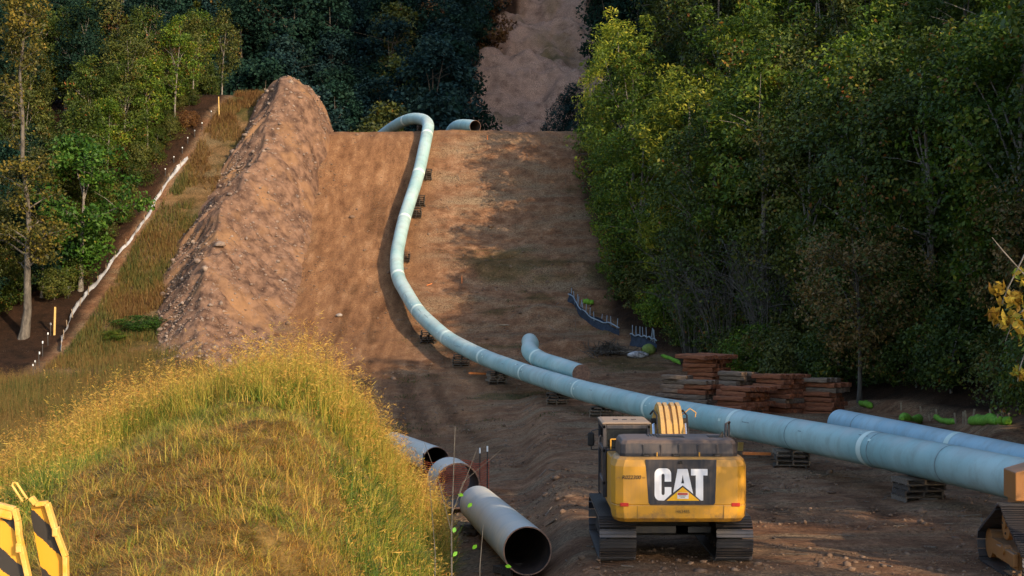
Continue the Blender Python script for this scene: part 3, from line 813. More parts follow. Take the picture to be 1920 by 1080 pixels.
# prototypes: near edge trees, understorey, left saplings, far forest
for i in range(4):
    tree_proto(f'edge{i}', 'broadleaf_tree', 19.0, 5.0, 1.2, 130, 1.25, 125, .27, 200 + i * 7, .24, .5 * (i - 1.5), .1, .35, .6)
for i in range(2):
    tree_proto(f'locust{i}', 'locust_tree', 18.0, 4.6, 1.0, 150, .95, 95, .34, 260 + i * 5, .2, .4, .05, .4, .36)
for i in range(3):
    tree_proto(f'bush{i}', 'bush', 4.2, 2.6, .1, 60, .75, 90, .2, 300 + i * 3, .06, .2, .1, .3, .55, limbs=6)
for i in range(3):
    tree_proto(f'slim{i}', 'slender_tree', 11.0, 2.3, 3.2, 70, .8, 75, .24, 340 + i * 5, .09, .3, .1, .35, .5, limbs=7)
for i in range(4):
    tree_proto(f'far{i}', 'forest_tree', 16.0, 4.4, 1.0, 85, 1.3, 75, .46, 400 + i * 9, .2, .3, .18, .5, .62, 'bark_dark', 5)
tree_proto('bright', 'maple_tree', 12.5, 4.8, 1.6, 110, 1.0, 95, .32, 470, .18, .3, .1, .35, .62, 'bark', 9)
tree_proto('brownie', 'brown_tree', 10.4, 4.0, 1.6, 130, .85, 80, .2, 475, .12, .3, -.25, .35, .6, 'bark_dark')
tree_proto('bigdark', 'broadleaf_tree', 30.0, 4.9, 16.5, 120, 1.3, 110, .36, 490, .3, .4, .05, .4, .6, 'bark_dark')
tree_proto('conifer', 'cedar_tree', 8.0, 2.7, .3, 110, .75, 150, .24, 480, .12, .1, .45, .3, .3, 'bark_dark', 5)

def zone_r(y):
    return ('behind the green socks and stakes' if y < 76 else 'behind the timber mats' if y < 92 else 'behind the tallest mat stack' if y < 103 else
            'behind the dark silt fences' if y < 118 else 'beside the slope' if y < 132 else 'near the hill crest')
# --- wooded slope on the right, nearest trees named one by one (x, y, key, leaves, scale, label)
RIGHT = [
 (9.2, 133, 'locust0', 'yellow', .95, 'yellow green tree at left edge of right wood, beside the hill crest'),
 (9.6, 126.5, 'locust1', 'green', .95, 'green tree on right slope with drooping leaves, just below the crest'),
 (9.8, 120, 'edge0', 'green', .80, 'leafy green tree leaning over the upper end of the dark silt fence'),
 (12.8, 114, 'locust0', 'yellow', 1.08, 'tall yellow green tree behind the dark silt fence'),
 (13.8, 107.5, 'edge1', 'deep', .95, 'dark green tree behind the lower end of the dark silt fence'),
 (16.6, 103, 'locust1', 'green', 1.15, 'tall green tree rising behind the white tarp and green bag'),
 (18.2, 97, 'edge2', 'olive', .95, 'olive tree behind the tallest timber mat stack'),
 (21.0, 92, 'edge3', 'deep', 1.05, 'dark tree right behind the middle timber mat stacks'),
 (23.0, 86, 'edge0', 'deep', 1.0, 'dark green tree behind the grey topped timber mat stack'),
 (26.0, 80, 'edge1', 'green', 1.05, 'green tree with reddish leaves above the wooden stakes'),
 (28.0, 73, 'edge2', 'deep', 1.08, 'deep green tree at right picture edge above the bright green filter socks'),
 (29.5, 66, 'edge3', 'olive', 1.0, 'olive tree closest to the camera at the right picture edge'),
]
for x, y, k, lm, s, lab in RIGHT:
    tree(k, lm, lab, x, y, s, group='trees along the right edge of the corridor')
tree('brownie', 'brown', 'brown leaved bushy tree hanging over the grey topped timber mats', 18.4, 83.5, (1, 1, 1), group='trees along the right edge of the corridor', name='brown_tree')
tree('brownie', 'brown', 'brown leaved low tree at right picture edge behind the yellow branch', 25.4, 76.0, (1, 1, 1), group='trees along the right edge of the corridor', name='brown_tree')
# deeper rows of the same wood
g2 = np.random.default_rng(55)
dl = {'deep': 'deep green tree standing inside the right hand wood behind the edge trees', 'green': 'mid green tree standing inside the right hand wood behind the edge trees',
      'olive': 'olive tree standing inside the right hand wood behind the edge trees', 'yellow': 'yellowing tree standing inside the right hand wood behind the edge trees'}
for row, (off, hs) in enumerate(((6.5, 1.05), (13, 1.15), (20, 1.2))):
    for y in np.arange(66, 150, 7.0):
        e = float(np.interp(y, *T_EDGE)) + 4.0
        yy = y + g2.uniform(-2.5, 2.5); xx = e + off + g2.uniform(-1.6, 1.6)
        lm = ['deep', 'green', 'olive', 'yellow'][g2.choice(4, p=[.35, .35, .18, .12])]
        tree(['edge0', 'edge1', 'edge2', 'edge3', 'locust0', 'locust1'][g2.integers(0, 6)], lm, dl[lm].replace(' standing', '').replace(' right hand wood behind the edge trees', f' right wood, {zone_r(yy)}'), xx, yy, hs * g2.uniform(.9, 1.12), group='trees inside the right wood')
# understorey at the wood's foot
ul = {'deep': 'dark green bush at the foot of the right hand wood', 'olive': 'olive bush at the foot of the right hand wood', 'green': 'green bush at the foot of the right hand wood'}
for y in np.arange(64, 142, 3.1):
    e = float(np.interp(y, *T_EDGE)) + 2.4
    lm = ['deep', 'deep', 'olive', 'green'][g2.integers(0, 4)]
    tree(f'bush{g2.integers(0, 3)}', lm, ul[lm].replace('right hand', 'right') + ' ' + zone_r(y), e + g2.uniform(-.2, 1.4), y + g2.uniform(-1, 1), g2.uniform(.75, 1.15), group='bushes at the foot of the right wood', cat='bush')
    tree(f'bush{g2.integers(0, 3)}', 'deep', 'dark inner bush under the right wood ' + zone_r(y), e + g2.uniform(3.5, 6.5), y + g2.uniform(-1, 1), g2.uniform(1.0, 1.5), group='bushes inside the right wood', cat='bush')
# dark trees by the crest
tree('bigdark', 'dark', 'big dark tree beyond the crest at the right edge of the far bare strip', 10.8, 161)
tree('edge0', 'dark', 'second dark tree beyond the crest, further right than the big one', 16.0, 166, (1.0, 1.0, 1.7), name='broadleaf_tree')
tree('conifer', 'bluish', 'dark bluish cedar standing just behind the crest right of the short pipe', 5.9, 149.5, (1.0, 1.0, 1.0), cat='tree')
tree('conifer', 'bluish', 'smaller bluish cedar tucked right of the first cedar behind the crest', 8.4, 150.5, (.9, .9, .9), cat='tree')
# unseen trees placed beyond the right picture edge, sized to shade the work area
for i, (x, y, s) in enumerate(((20, 2, .6), (21, 5.5, .74), (20, 11.2, .74), (22, 19.5, .5), (23, 25, 1.05), (23.5, 31, 1.5), (24, 37, 1.5), (24.5, 43, 1.5), (25, 49, 1.45), (26.5, 55, 1.35), (28.5, 62, 1.25), (30, 12, .8), (30, 26, 1.3), (31, 34, 1.6), (31, 42, 1.6), (32, 50, 1.45))):
    tree(f'edge{i % 4}', 'deep', 'unseen tree of the right hand wood, placed to shade the work area', x, y, s, group='trees right of the picture')

# leafless grey thicket in the right wood
def twig_thicket(name, label, loc, n, R, H, seed, m):
    g = np.random.default_rng(seed); mb = MB()
    for k in range(n):
        a = g.uniform(0, 6.28); r0 = R * .25 * math.sqrt(g.uniform()); 
        b = Vector((math.cos(a) * r0, math.sin(a) * r0, -.1)); h = H * g.uniform(.5, 1)
        o = Vector((math.cos(a), math.sin(a), 0)) * R * g.uniform(.3, 1)
        p1 = b + o * .3 + Vector((0, 0, h * .5)); p2 = b + o + Vector((g.normal() * .3, g.normal() * .3, h))
        w = g.uniform(.025, .045)
        mb.tube([b, p1, p2], [w, w * .7, w * .25], 4, False)
        for q in range(7):
            t = g.uniform(.2, 1); s = p1.lerp(p2, t); e = s + Vector((g.normal() * .9, g.normal() * .9, g.uniform(.1, 1.3)))
            mb.tube([s, (s + e) / 2 + Vector((g.normal() * .1, g.normal() * .1, .08)), e], [w * .5, w * .35, w * .15], 3, False)
    t = thing(name, label, 'bush', loc)
    obj('twigs', mb, m, t)
    c = np.stack([g.normal(0, R * .5, 26), g.normal(0, R * .5, 26), g.uniform(H * .15, H * .85, 26)], -1)
    V, F, h_ = leaf_cloud(c, np.full(26, .8), 28, .2, .55, seed + 3, 0)
    link('leaves', arr_mesh('leaves', V, F, {'rnd': h_}), LM['deep'], t)
    return t
for i, (px, py, Y, R, H, lab) in enumerate(((1360, 560, 104, 3.4, 9.5, 'bare grey thicket of thin branches inside the right hand wood'), (1300, 520, 108, 2.8, 9, 'smaller bare grey thicket left of the large one in the right wood'),
                                            (1440, 560, 98, 3.0, 9, 'bare grey thicket right of the large one, above the timber mats'))):
    p = P(px, py, Y)
    twig_thicket('bare_shrub', lab, (p.x, Y, gz(p.x, Y)), 60, R, H, 600 + i, LM['twig'])['group'] = 'bare thickets'

# --- trees left of the corridor
def yellow_birch():
    g = np.random.default_rng(77); base = hit(45, 632); bk = mat('bark_mottled', (.05, .042, .034), (.15, .125, .10), 5, .95, .7, 18, stretch=(1, 1, .3))
    t = thing('tall_thin_tree', 'tall sparse tree with yellow leaves and pale trunk at left picture edge', 'tree', base)
    mb = MB()
    def pt(z): return Vector((.25 * math.sin(z * .25) + .1 * math.sin(z * .9), .2 * math.sin(z * .31), z))
    zs = [-.3, .5, 2, 4, 6, 8, 10, 13, 16, 19, 22, 25, 27]
    mb.tube([pt(z) for z in zs], [.48, .36, .29, .25, .22, .19, .17, .15, .13, .10, .07, .04, .02], 10)
    cs = []
    for k in range(46):
        z = g.uniform(4.5, 26); b = pt(z); a = g.uniform(0, 6.28); l = g.uniform(1.0, 3.2) * (1.15 - z / 40)
        m_ = b + Vector((math.cos(a) * l * .5, math.sin(a) * l * .5, l * .35)); e = b + Vector((math.cos(a) * l, math.sin(a) * l, l * g.uniform(.3, .95)))
        r = max(.03, .10 - z * .003)
        mb.tube([b, m_, e], [r, r * .6, r * .2], 5, False)
        cs += [m_.lerp(e, .2), m_.lerp(e, .65), e]
        for q in range(2):
            e2 = m_ + Vector((g.normal(), g.normal(), g.uniform(0, 1.2))) * .8
            mb.tube([m_, e2], [r * .35, r * .12], 4, False); cs.append(e2)
    obj('trunk', mb, bk, t)
    V, F, h = leaf_cloud(np.array([list(c) for c in cs]), np.full(len(cs), .75), 36, .26, .6, 78, .1)
    link('crown', arr_mesh('crown', V, F, {'rnd': h}), LM['thin'], t)
LM['thin'] = leaf_mat('leaves_thin_yellow', [(0, (.035, .042, .010)), (.45, (.085, .078, .014)), (.8, (.17, .13, .02)), (1, (.27, .18, .03))], .35)
yellow_birch()
p = hit(150, 560); tree('bright', 'bright', 'round bright green maple left of the white silt fence', p.x - .3, 121.5, 1.0, 1.0)
LEFT = [(-35.5, 128, 'slim0', 'deep', 1.1), (-31.8, 137, 'slim1', 'green', .9), (-30.2, 141, 'slim2', 'green', .95), (-29.6, 145, 'slim0', 'olive', .8), (-33.2, 142, 'slim1', 'deep', 1.0),
        (-36.5, 135, 'slim2', 'deep', 1.0), (-34.2, 133, 'slim0', 'green', .85), (-38.5, 140, 'slim1', 'dark', 1.15), (-41, 132, 'slim2', 'olive', 1.1), (-44, 138, 'slim0', 'dark', 1.2),
        (-43, 126, 'slim1', 'dark', 1.1), (-33.5, 147, 'slim2', 'dark', 1.1), (-37.5, 148, 'slim0', 'olive', 1.15), (-42, 147, 'slim1', 'dark', 1.2), (-46, 144, 'slim2', 'dark', 1.2), (-47, 132, 'slim0', 'dark', 1.2),
        (-29.8, 149, 'slim1', 'green', .8), (-39.5, 123, 'slim0', 'dark', 1.1), (-48.5, 139, 'slim1', 'dark', 1.25), (-51, 148, 'slim0', 'dark', 1.3), (-45.5, 121, 'slim2', 'dark', 1.2), (-28.0, 152, 'slim2', 'olive', .85)]
ll = {'deep': 'slender deep green tree in the young stand left of the white silt fence', 'olive': 'slender olive tree in the young stand left of the white silt fence', 'green': 'slender green tree in the young stand left of the white silt fence',
      'yellow': 'slender yellow green tree at the top of the young left stand', 'dark': 'slender dark tree at the back of the young stand on the left'}
for x, y, k, lm, s in LEFT:
    tree(k, lm, ll[lm].replace(' left of the white silt fence', '').replace(' of the young stand on the left', '').replace('in the young stand', 'on the left').replace(' at the back', ' on the left') + (', by the picture edge' if x < -44 else ', behind the maple' if x < -37 else ', beside the white tipped posts'), x, y, s, group='young trees left of the silt fence')
for i, (x, y, s, lm) in enumerate(((-34.5, 131.5, .8, 'olive'), (-38, 128, 1.1, 'deep'), (-41, 124, 1.2, 'deep'), (-33, 138, .7, 'green'), (-38, 119, 1.0, 'deep'), (-42, 117, 1.1, 'deep'), (-36.8, 140, .9, 'deep'), (-40, 134, 1.2, 'deep'), (-44, 130, 1.3, 'deep'), (-32.5, 144, .8, 'deep'))):
    tree(f'bush{i % 3}', lm, {'olive': 'olive', 'deep': 'dark', 'green': 'green'}[lm] + ' bush under the young trees left of the silt fence', x, y, s, group='bushes under the left trees', cat='bush')
for i in range(26):
    y = 113 + i * 1.45; x = float(np.interp(y, [111, 128, 137, 150], [-33.6, -32.8, -30.4, -28.4])) - g2.uniform(.6, 14)
    lm = ['deep', 'dark', 'olive'][g2.integers(0, 3)]
    tree(f'edge{i % 4}', lm, {'deep': 'low branched green', 'dark': 'low branched dark', 'olive': 'low branched olive'}[lm] + ' tree in the left wood, ' + ('beside the tall thin tree' if y < 122 else 'behind the maple' if y < 131 else 'beside the upper silt fence' if y < 140 else 'near the hump'), x - 1.5, y, g2.uniform(.42, .66), group='low trees in the left wood')
for i in range(30):
    y = 112 + i * 1.3; x = float(np.interp(y, [111, 128, 137, 150], [-33.4, -32.4, -29.8, -27.6])) - g2.uniform(.5, 3.5) - (5 if y < 119 else 0)
    tree(f'bush{i % 3}', 'deep' if i % 3 else 'olive', ('dark' if i % 3 else 'olive') + ' low bush along the left wood edge by the white tipped posts', x, y, g2.uniform(.4, .75), group='low bushes along the left wood', cat='bush')
b = hit(262, 622); tree('bush0', 'bright', 'low green weed clump at the foot of the spoil berm', b.x, b.y, (.9, .6, .33), cat='bush', name='weed_clump')
p = hit(215, 640); tree('bush1', 'green', 'small green weed clump near the lower end of the white silt fence', p.x, p.y, (.55, .4, .22), cat='bush', name='weed_clump')
p = hit(232, 330); tree('bush2', 'rust', 'small reddish bush among the young trees behind the maple', p.x - .5, p.y + 1, .55, cat='bush')
p = hit(352, 242); tree('bush0', 'rust', 'small red leaved bush beside the top of the left fence line', p.x, p.y, .45, cat='bush')

# --- far forest behind the crest
g3 = np.random.default_rng(91)
fl = {'dark': 'dark green tree in the far forest covering the hillside left of the bare strip', 'bluish': 'blue green tree in the far forest covering the hillside left of the bare strip',
      'olive': 'olive tree in the far forest covering the hillside left of the bare strip', 'rust': 'rust coloured tree in the far forest near the bare strip'}
cnt = 0
for ri, y in enumerate(np.concatenate([np.arange(172, 262, 6.5), np.arange(264, 345, 9.0)])):
    stp = 6.6 if y < 262 else 8.5
    xl = -y * .335 - 4; xr = float(np.interp(y, [185, 210, 268, 290, 306, 325, 440], [-4.8, -6, -4.2, -1.5, 3.0, 8, 9])) - 3.6
    for x in np.arange(xr, xl, -stp):
        if cnt >= 295: break
        xx = x + g3.uniform(-1.6, 1.2); yy = y + g3.uniform(-2, 2)
        lm = ['dark', 'bluish', 'olive', 'rust'][g3.choice(4, p=[.45, .44, .08, .03])]
        ppx = 960 + F_PX * xx / yy
        zone = 'upper left corner' if ppx < 260 else 'wood above the young left stand' if ppx < 440 else 'wood above the berm top' if ppx < 620 else 'wood above the pipe bend' if ppx < 790 else 'wood edge beside the bare strip'
        lab = {'dark': 'dark green', 'bluish': 'blue green', 'olive': 'olive', 'rust': 'rust coloured'}[lm] + ' forest tree, ' + ('lowest rows' if yy < 200 else 'middle rows' if yy < 250 else 'highest rows') + ' of the far ' + zone
        tree(f'far{g3.integers(0, 4)}', lm, lab, xx, yy, g3.uniform(.85, 1.3) * (1 if y < 262 else 1.15), group='trees of the far forest'); cnt += 1
for (px, Y, lm, s, lab) in ((795, 224, 'rust', 1.05, 'orange tree standing out in the far forest above the pipe bend'), (735, 200, 'olive', 1.0, 'pale olive tree in the far forest above the pipe bend'),
                            (905, 262, 'rust', 1.1, 'rust orange tree beside the upper left edge of the far bare strip'), (470, 215, 'rust', .9, 'reddish tree low in the far forest behind the berm top'), (395, 220, 'olive', 1.0, 'tan tree in the far forest behind the left stand')):
    x = (px - 960) * Y / F_PX
    tree('far1', lm, lab, x, Y, s)
for y in np.arange(190, 300, 9):
    for x in (17.5, 25, 33):
        tree(f'far{g3.integers(0, 4)}', 'dark', 'dark tree of the far forest right of the bare strip', x + g3.uniform(-1, 1) + (y - 190) * .03, y + g3.uniform(-2, 2), g3.uniform(.9, 1.2), group='trees right of the far strip')

# ------------------------------------------------------------------ PIPES
def catmull(pts, step=.35):
    pts = [Vector(p) for p in pts]
    q = [pts[0] * 2 - pts[1]] + pts + [pts[-1] * 2 - pts[-2]]
    out = []
    for i in range(1, len(q) - 2):
        p0, p1, p2, p3 = q[i - 1:i + 3]
        n = max(4, int((p2 - p1).length / step))
        # centripetal parameters keep the long and short spans even
        t0 = 0; t1 = t0 + (p1 - p0).length ** .5; t2 = t1 + (p2 - p1).length ** .5; t3 = t2 + (p3 - p2).length ** .5
        for k in range(n):
            t = t1 + (t2 - t1) * k / n
            a1 = p0 * ((t1 - t) / (t1 - t0)) + p1 * ((t - t0) / (t1 - t0)); a2 = p1 * ((t2 - t) / (t2 - t1)) + p2 * ((t - t1) / (t2 - t1)); a3 = p2 * ((t3 - t) / (t3 - t2)) + p3 * ((t - t2) / (t3 - t2))
            b1 = a1 * ((t2 - t) / (t2 - t0)) + a2 * ((t - t0) / (t2 - t0)); b2 = a2 * ((t3 - t) / (t3 - t1)) + a3 * ((t - t1) / (t3 - t1))
            out.append(b1 * ((t2 - t) / (t2 - t1)) + b2 * ((t - t1) / (t2 - t1)))
    out.append(pts[-1]); return out

R_PIPE = .535
def sweep(pts, r, seg=40, a0=0.0):
    pts = np.array([list(p) for p in pts]); n = len(pts)
    T = np.gradient(pts, axis=0); T /= np.linalg.norm(T, axis=1)[:, None]
    up = np.array([0, 0, 1.0])
    S = np.cross(T, up); S /= np.linalg.norm(S, axis=1)[:, None]
    U = np.cross(S, T)
    a = np.linspace(0, 2 * np.pi, seg, endpoint=False)
    V = pts[:, None, :] + r * (np.cos(a)[None, :, None] * S[:, None, :] + np.sin(a)[None, :, None] * U[:, None, :])
    i = np.arange(n - 1)[:, None] * seg; k = np.arange(seg)[None, :]; k2 = (k + 1) % seg
    F = np.stack([i + k, i + k2, i + seg + k2, i + seg + k], -1).reshape(-1, 4)
    L = np.concatenate([[0], np.cumsum(np.linalg.norm(np.diff(pts, axis=0), axis=1))]) + a0
    return V.reshape(-1, 3), F, np.repeat(L, seg)

def arclen(pts):
    L = [0.0]
    for a, b in zip(pts, pts[1:]): L.append(L[-1] + (b - a).length)
    return L
def at_len(pts, L, s):
    i = int(np.clip(np.searchsorted(L, s) - 1, 0, len(pts) - 2))
    return pts[i].lerp(pts[i + 1], (s - L[i]) / max(1e-6, L[i + 1] - L[i]))
def sub(pts, L, s0, s1):
    return [at_len(pts, L, s0)] + [p for p, l in zip(pts, L) if s0 + .02 < l < s1 - .02] + [at_len(pts, L, s1)]

def ring_end(pts, r, ri, seg=40, first=True):
    """annulus closing the wall at one end"""
    V1, _, _ = sweep(pts, r, seg); V2, _, _ = sweep(pts, ri, seg)
    a, b = (V1[:seg], V2[:seg]) if first else (V1[-seg:], V2[-seg:])
    V = np.concatenate([a, b]); k = np.arange(seg); k2 = (k + 1) % seg
    return V, np.stack([k, k2, k2 + seg, k + seg], -1)

def pipe_thing(name, label, pts, material, bands=(), seams=(), r=R_PIPE, wall=.03, joints=True, rim=True, group=None, cat='pipe', capped=()):
    L = arclen(pts)
    t = thing(name, label, cat, pts[0] - Vector((0, 0, r)), 0, group)
    off = np.array(list(t.location))
    def put(nm, V, F, m, al=None):
        o = link(nm, arr_mesh(nm, V - off, F, {'along': al} if al is not None else None, True), m, t); return o
    cuts = [0] + sorted(bands) + [L[-1]]
    for s0, s1 in zip(cuts, cuts[1:]):
        V, F, al = sweep(sub(pts, L, s0, s1), r, 40, s0)
        put('pipe_joint', V, F, material, al)
    for s in bands:
        V, F, al = sweep(sub(pts, L, s - .17, s + .17), r + .008, 40); 
        k = np.arange(40); n0 = len(V) - 40
        put('weld_band', V, F, M['band'])
    for s in seams:
        V, F, al = sweep(sub(pts, L, s - .035, s + .035), r + .005, 40); put('seam', V, F, M['seam'])
    V, F, al = sweep(pts, r - wall, 40); put('bore', V, F[:, ::-1], M['steel_in'])
    for first in (True, False):
        if first in capped:
            V, F = ring_end(pts, r, .01, 40, first)
        else: V, F = ring_end(pts, r, r - wall, 40, first)
        o = link('end_cap' if first in capped else 'pipe_rim', arr_mesh('pipe_rim', V - off, F), M['pipe_rim'], t)
    return t

MAIN = [P(2160, 955, 33.0), P(1870, 889, 39.9), P(1640, 842, 47.2), P(1410, 799, 57.6), P(1225, 766, 69.5), P(1090, 732, 82.2), P(985, 699, 95.8), P(909, 671.5, 103), P(839, 636.5, 109.6),
        P(783, 585.5, 115.8), P(745, 520, 122.5), P(743, 480, 125), P(757, 412, 130), P(785, 327, 136), P(800, 256, 140.6), P(804, 232, 143.4), P(793, 223, 145.6), P(771, 222, 147.6), P(748, 231, 150), P(724, 247, 153), P(690, 275, 158)]
def fillet(pts, cut=1.7, step=.35):
    pts = [Vector(p) for p in pts]; out = [pts[0]]
    def run(a, b):
        n = max(1, int((b - a).length / step))
        for k in range(1, n + 1): out.append(a.lerp(b, k / n))
    for i in range(1, len(pts) - 1):
        a, b, c = pts[i - 1:i + 2]
        d = min(cut, (b - a).length * .46, (c - b).length * .46)
        p, q = b + (a - b).normalized() * d, b + (c - b).normalized() * d
        run(out[-1], p)
        for k in range(1, 9):
            t = k / 8; out.append(p * (1 - t) ** 2 + b * 2 * t * (1 - t) + q * t * t)
    run(out[-1], pts[-1]); return out
MP = fillet(catmull(MAIN[:12], 4.0)[:1] + MAIN[1:], 2.4)
ML = arclen(MP)
def s_at_px(px, lo=0, hi=1e9):
    best = min(((abs(960 + F_PX * p.x / p.y - px), l) for p, l in zip(MP, ML) if lo <= l <= hi))
    return best[1]
l_turn = min(((960 + F_PX * p.x / p.y), l) for p, l in zip(MP, ML) if p.y < 130)[1]
bands = [s_at_px(x, 0, l_turn) for x in (1640, 1392, 1225, 1092, 985, 909, 839, 783)]
def s_at_y(Y): return min((abs(p.y - Y), l) for p, l in zip(MP, ML))[1]
bands += [s_at_y(Y) for Y in (122.4, 130.0, 136.0, 140.8, 148.5)]
seams = [s_at_px(1662, 0, l_turn), s_at_px(1795, 0, l_turn), s_at_px(1500, 0, l_turn), s_at_px(1035, 0, l_turn)]
def pipe_marks(t, pts, L, where, m, r=R_PIPE + .006):
    off = np.array(list(t.location))
    for s0, ln, a0, na in where:
        V, F, al = sweep(sub(pts, L, s0, s0 + ln), r, 96)
        keep = [f for f in F if all((v % 96) >= a0 and (v % 96) <= a0 + na for v in f)]
        if keep: link('paint_mark', arr_mesh('paint_mark', V - off, np.array(keep)), m, t)
main_t = pipe_thing('pipeline', 'long pale green welded pipeline snaking from the right foreground up to the crest', MP, M['pipe'], bands, seams, cat='pipeline')
gm = np.random.default_rng(44)
wm = []
for s_ in bands[:8]:
    for q in range(3): wm.append((s_ + gm.uniform(.35, 1.3) * gm.choice([-1, 1]), gm.uniform(.05, .28), int(gm.integers(24, 44)), int(gm.integers(1, 4))))
pipe_marks(main_t, MP, ML, wm, M['band'])
pipe_marks(main_t, MP, ML, [(s_ + gm.uniform(-5, 5), gm.uniform(.1, .9), int(gm.integers(20, 46)), 1) for s_ in bands[:8] for q in range(3)], M['seam'])

q0 = P(1575, 793, 62.0); q1 = P(1945, 872, 47.5)
pts = [q0.lerp(q1, k / 24) for k in range(30)]
Lq = arclen(pts)
bs = min((abs(960 + F_PX * p.x / p.y - 1792), l) for p, l in zip(pts, Lq))[1]
pipe_thing('pipe_string', 'straight blue green pipe lying behind the main pipeline at right picture edge', pts, M['pipe_blue'], [bs], [bs - 10.5 if bs > 11 else 2.2])
pts = catmull([P(1090, 701, 89.0), P(1052, 688, 93), P(1012, 674, 96.8), P(994, 659, 99.3), P(995, 645, 102), P(993, 640, 104.0)], .25)
Lq = arclen(pts)
pipe_thing('bent_pipe', 'short bent pale green pipe with dark closed end behind the pipeline', pts, M['pipe'], [Lq[-1] * .55], [], capped=(True,))
pts = catmull([P(891, 237, 144.0), P(874, 235, 146), P(859, 236, 148), P(849, 243, 150), P(840, 262, 153.5)], .25)
pipe_thing('short_pipe', 'short pale pipe with open end lying on the crest right of the pipeline', pts, M['pipe'], [], [2.2], r=.56)

# three weathered pipes beside the mound
A0 = P(989, 1033, 34.4); A1 = P(896, 945, 46.3)
pipe_thing('pipe_section', 'weathered grey pipe beside the mound, its dark open end nearest the camera', [A0.lerp(A1, k / 20) for k in range(21)], M['pipe_old'], [], [], wall=.028, group='weathered pipes beside the mound')
B0 = P(858, 911, 50.2); B1 = P(842, 899, 51.6)
pipe_thing('pipe_ring', 'short wide pipe ring between the two longer weathered pipes', [B0.lerp(B1, k / 6) for k in range(7)], M['pipe_old'], [], [], r=.74, wall=.05, group='weathered pipes beside the mound')
C0 = P(818, 863, 62); C1 = P(738, 831, 75)
pipe_thing('pipe_section', 'weathered grey pipe furthest from camera beside the mound, half behind grass', [C0.lerp(C1, k / 20) for k in range(21)], M['pipe_old'], [], [], wall=.03, group='weathered pipes beside the mound')

# ------------------------------------------------------------------ PALLETS under the pipes
def pallet_meshes():
    a = MB(); a.box((0, 0, 0), (1.16, .095, .02)); b_ = MB(); b_.box((0, 0, 0), (.05, 1.0, .10))
    return a.mesh('board'), b_.mesh('stringer')
BOARD, STRINGER = pallet_meshes()
def make_pallet(label, loc, rotz, tilt=(0, 0), group=None, dark=False, wide=1.0):
    t = thing('pallet', label, 'pallet', loc, rotz, group)
    t.rotation_euler = (tilt[0], tilt[1], rotz); t.scale = (wide, wide, 1.15)
    m = M['plank_dark'] if dark else M['plank']
    for x in (-.54, 0, .54): link('stringer', STRINGER, m, t, (x, 0, .072))
    for k in range(6):
        link('board', BOARD, m, t, (random.uniform(-.012, .012), -.45 + .18 * k, .134), (0, 0, random.uniform(-.02, .02)))
    for y in (-.45, 0, .45): link('board', BOARD, m, t, (0, y, .010))
    return t
def crib(where, x, y, top, group, n_max=6, rot=None, wide=1.0, dark=None):
    zb = gz(x, y); th = .144 * 1.15
    n = max(1, min(n_max, int(math.ceil((top - zb) / th - .15))))
    step = th if n == n_max else max(th * .97, (top - zb) / n)
    r0 = random.uniform(-.25, .25) if rot is None else rot
    for k in range(n):
        lab = f'wooden pallet, {ORD[n - 1 - k]} under {where}' if n > 1 else f'single wooden pallet under {where}'
        make_pallet(lab, (x + random.uniform(-.06, .06), y + random.uniform(-.06, .06), top - th - .004 - (n - 1 - k) * th if n >= 3 else zb + k * step),
                    r0 + random.uniform(-.12, .12), group=group, dark=(random.random() < .5 if dark is None else dark), wide=wide)
CR = [(1720, "the pipeline nearest the right edge"), (1485, "the pipeline just right of the excavator"), (1130, "the pipeline just left of the excavator cab"),
      (1046, "the pipeline before the bent pipe end"), (930, "the pipeline beside the left orange board"), (866, "the pipeline, second stack from the hill foot"), (805, "the pipeline at the hill foot")]
for px, w in CR:
    p = at_len(MP, ML, s_at_px(px, 0, l_turn))
    crib(w, p.x, p.y - .15, p.z - R_PIPE, 'pallets holding the pipeline off the ground', 8)
for Y, w in ((126.5, "the pipeline low on the slope"), (132.6, "the pipeline halfway up the slope"), (134.2, "the pipeline above halfway up the slope"), (137.6, 'the pipeline near the top of the slope')):
    p = at_len(MP, ML, s_at_y(Y))
    crib(w, p.x + .45, p.y - .1, p.z - R_PIPE * 1.05, 'pallets on the slope', 8, 0.15, .8, True)
p = at_len(MP, ML, s_at_y(145.3)); crib('the pipeline bend on the crest', p.x, p.y, p.z - R_PIPE, 'pallets on the crest', 9, .2, 1, True)
crib('the short pipe on the crest', P(884, 237, 144.8).x, 144.9, P(884, 236.5, 144.8).z - .575, 'pallets on the crest', 4, .4, .9, True)
p = q0.lerp(q1, .12); crib("the left end of the blue pipe", p.x, p.y, p.z - R_PIPE, 'pallets holding the second pipe', 6)
p = q0.lerp(q1, .75); crib("the blue pipe's right part", p.x, p.y, p.z - R_PIPE, 'pallets holding the second pipe', 6)
p = P(1065, 696, 91); crib("the bent pipe's dark end", p.x, p.y, p.z - R_PIPE, 'pallets holding the bent pipe', 6)
p = A0.lerp(A1, .12); crib("the nearest weathered pipe's open end", p.x, p.y, p.z - R_PIPE, 'pallets holding the weathered pipes', 3, .6, .9, True)
p = A0.lerp(A1, .85); crib("the nearest weathered pipe's far end", p.x, p.y, p.z - R_PIPE, 'pallets holding the weathered pipes', 3, .6, .9, True)

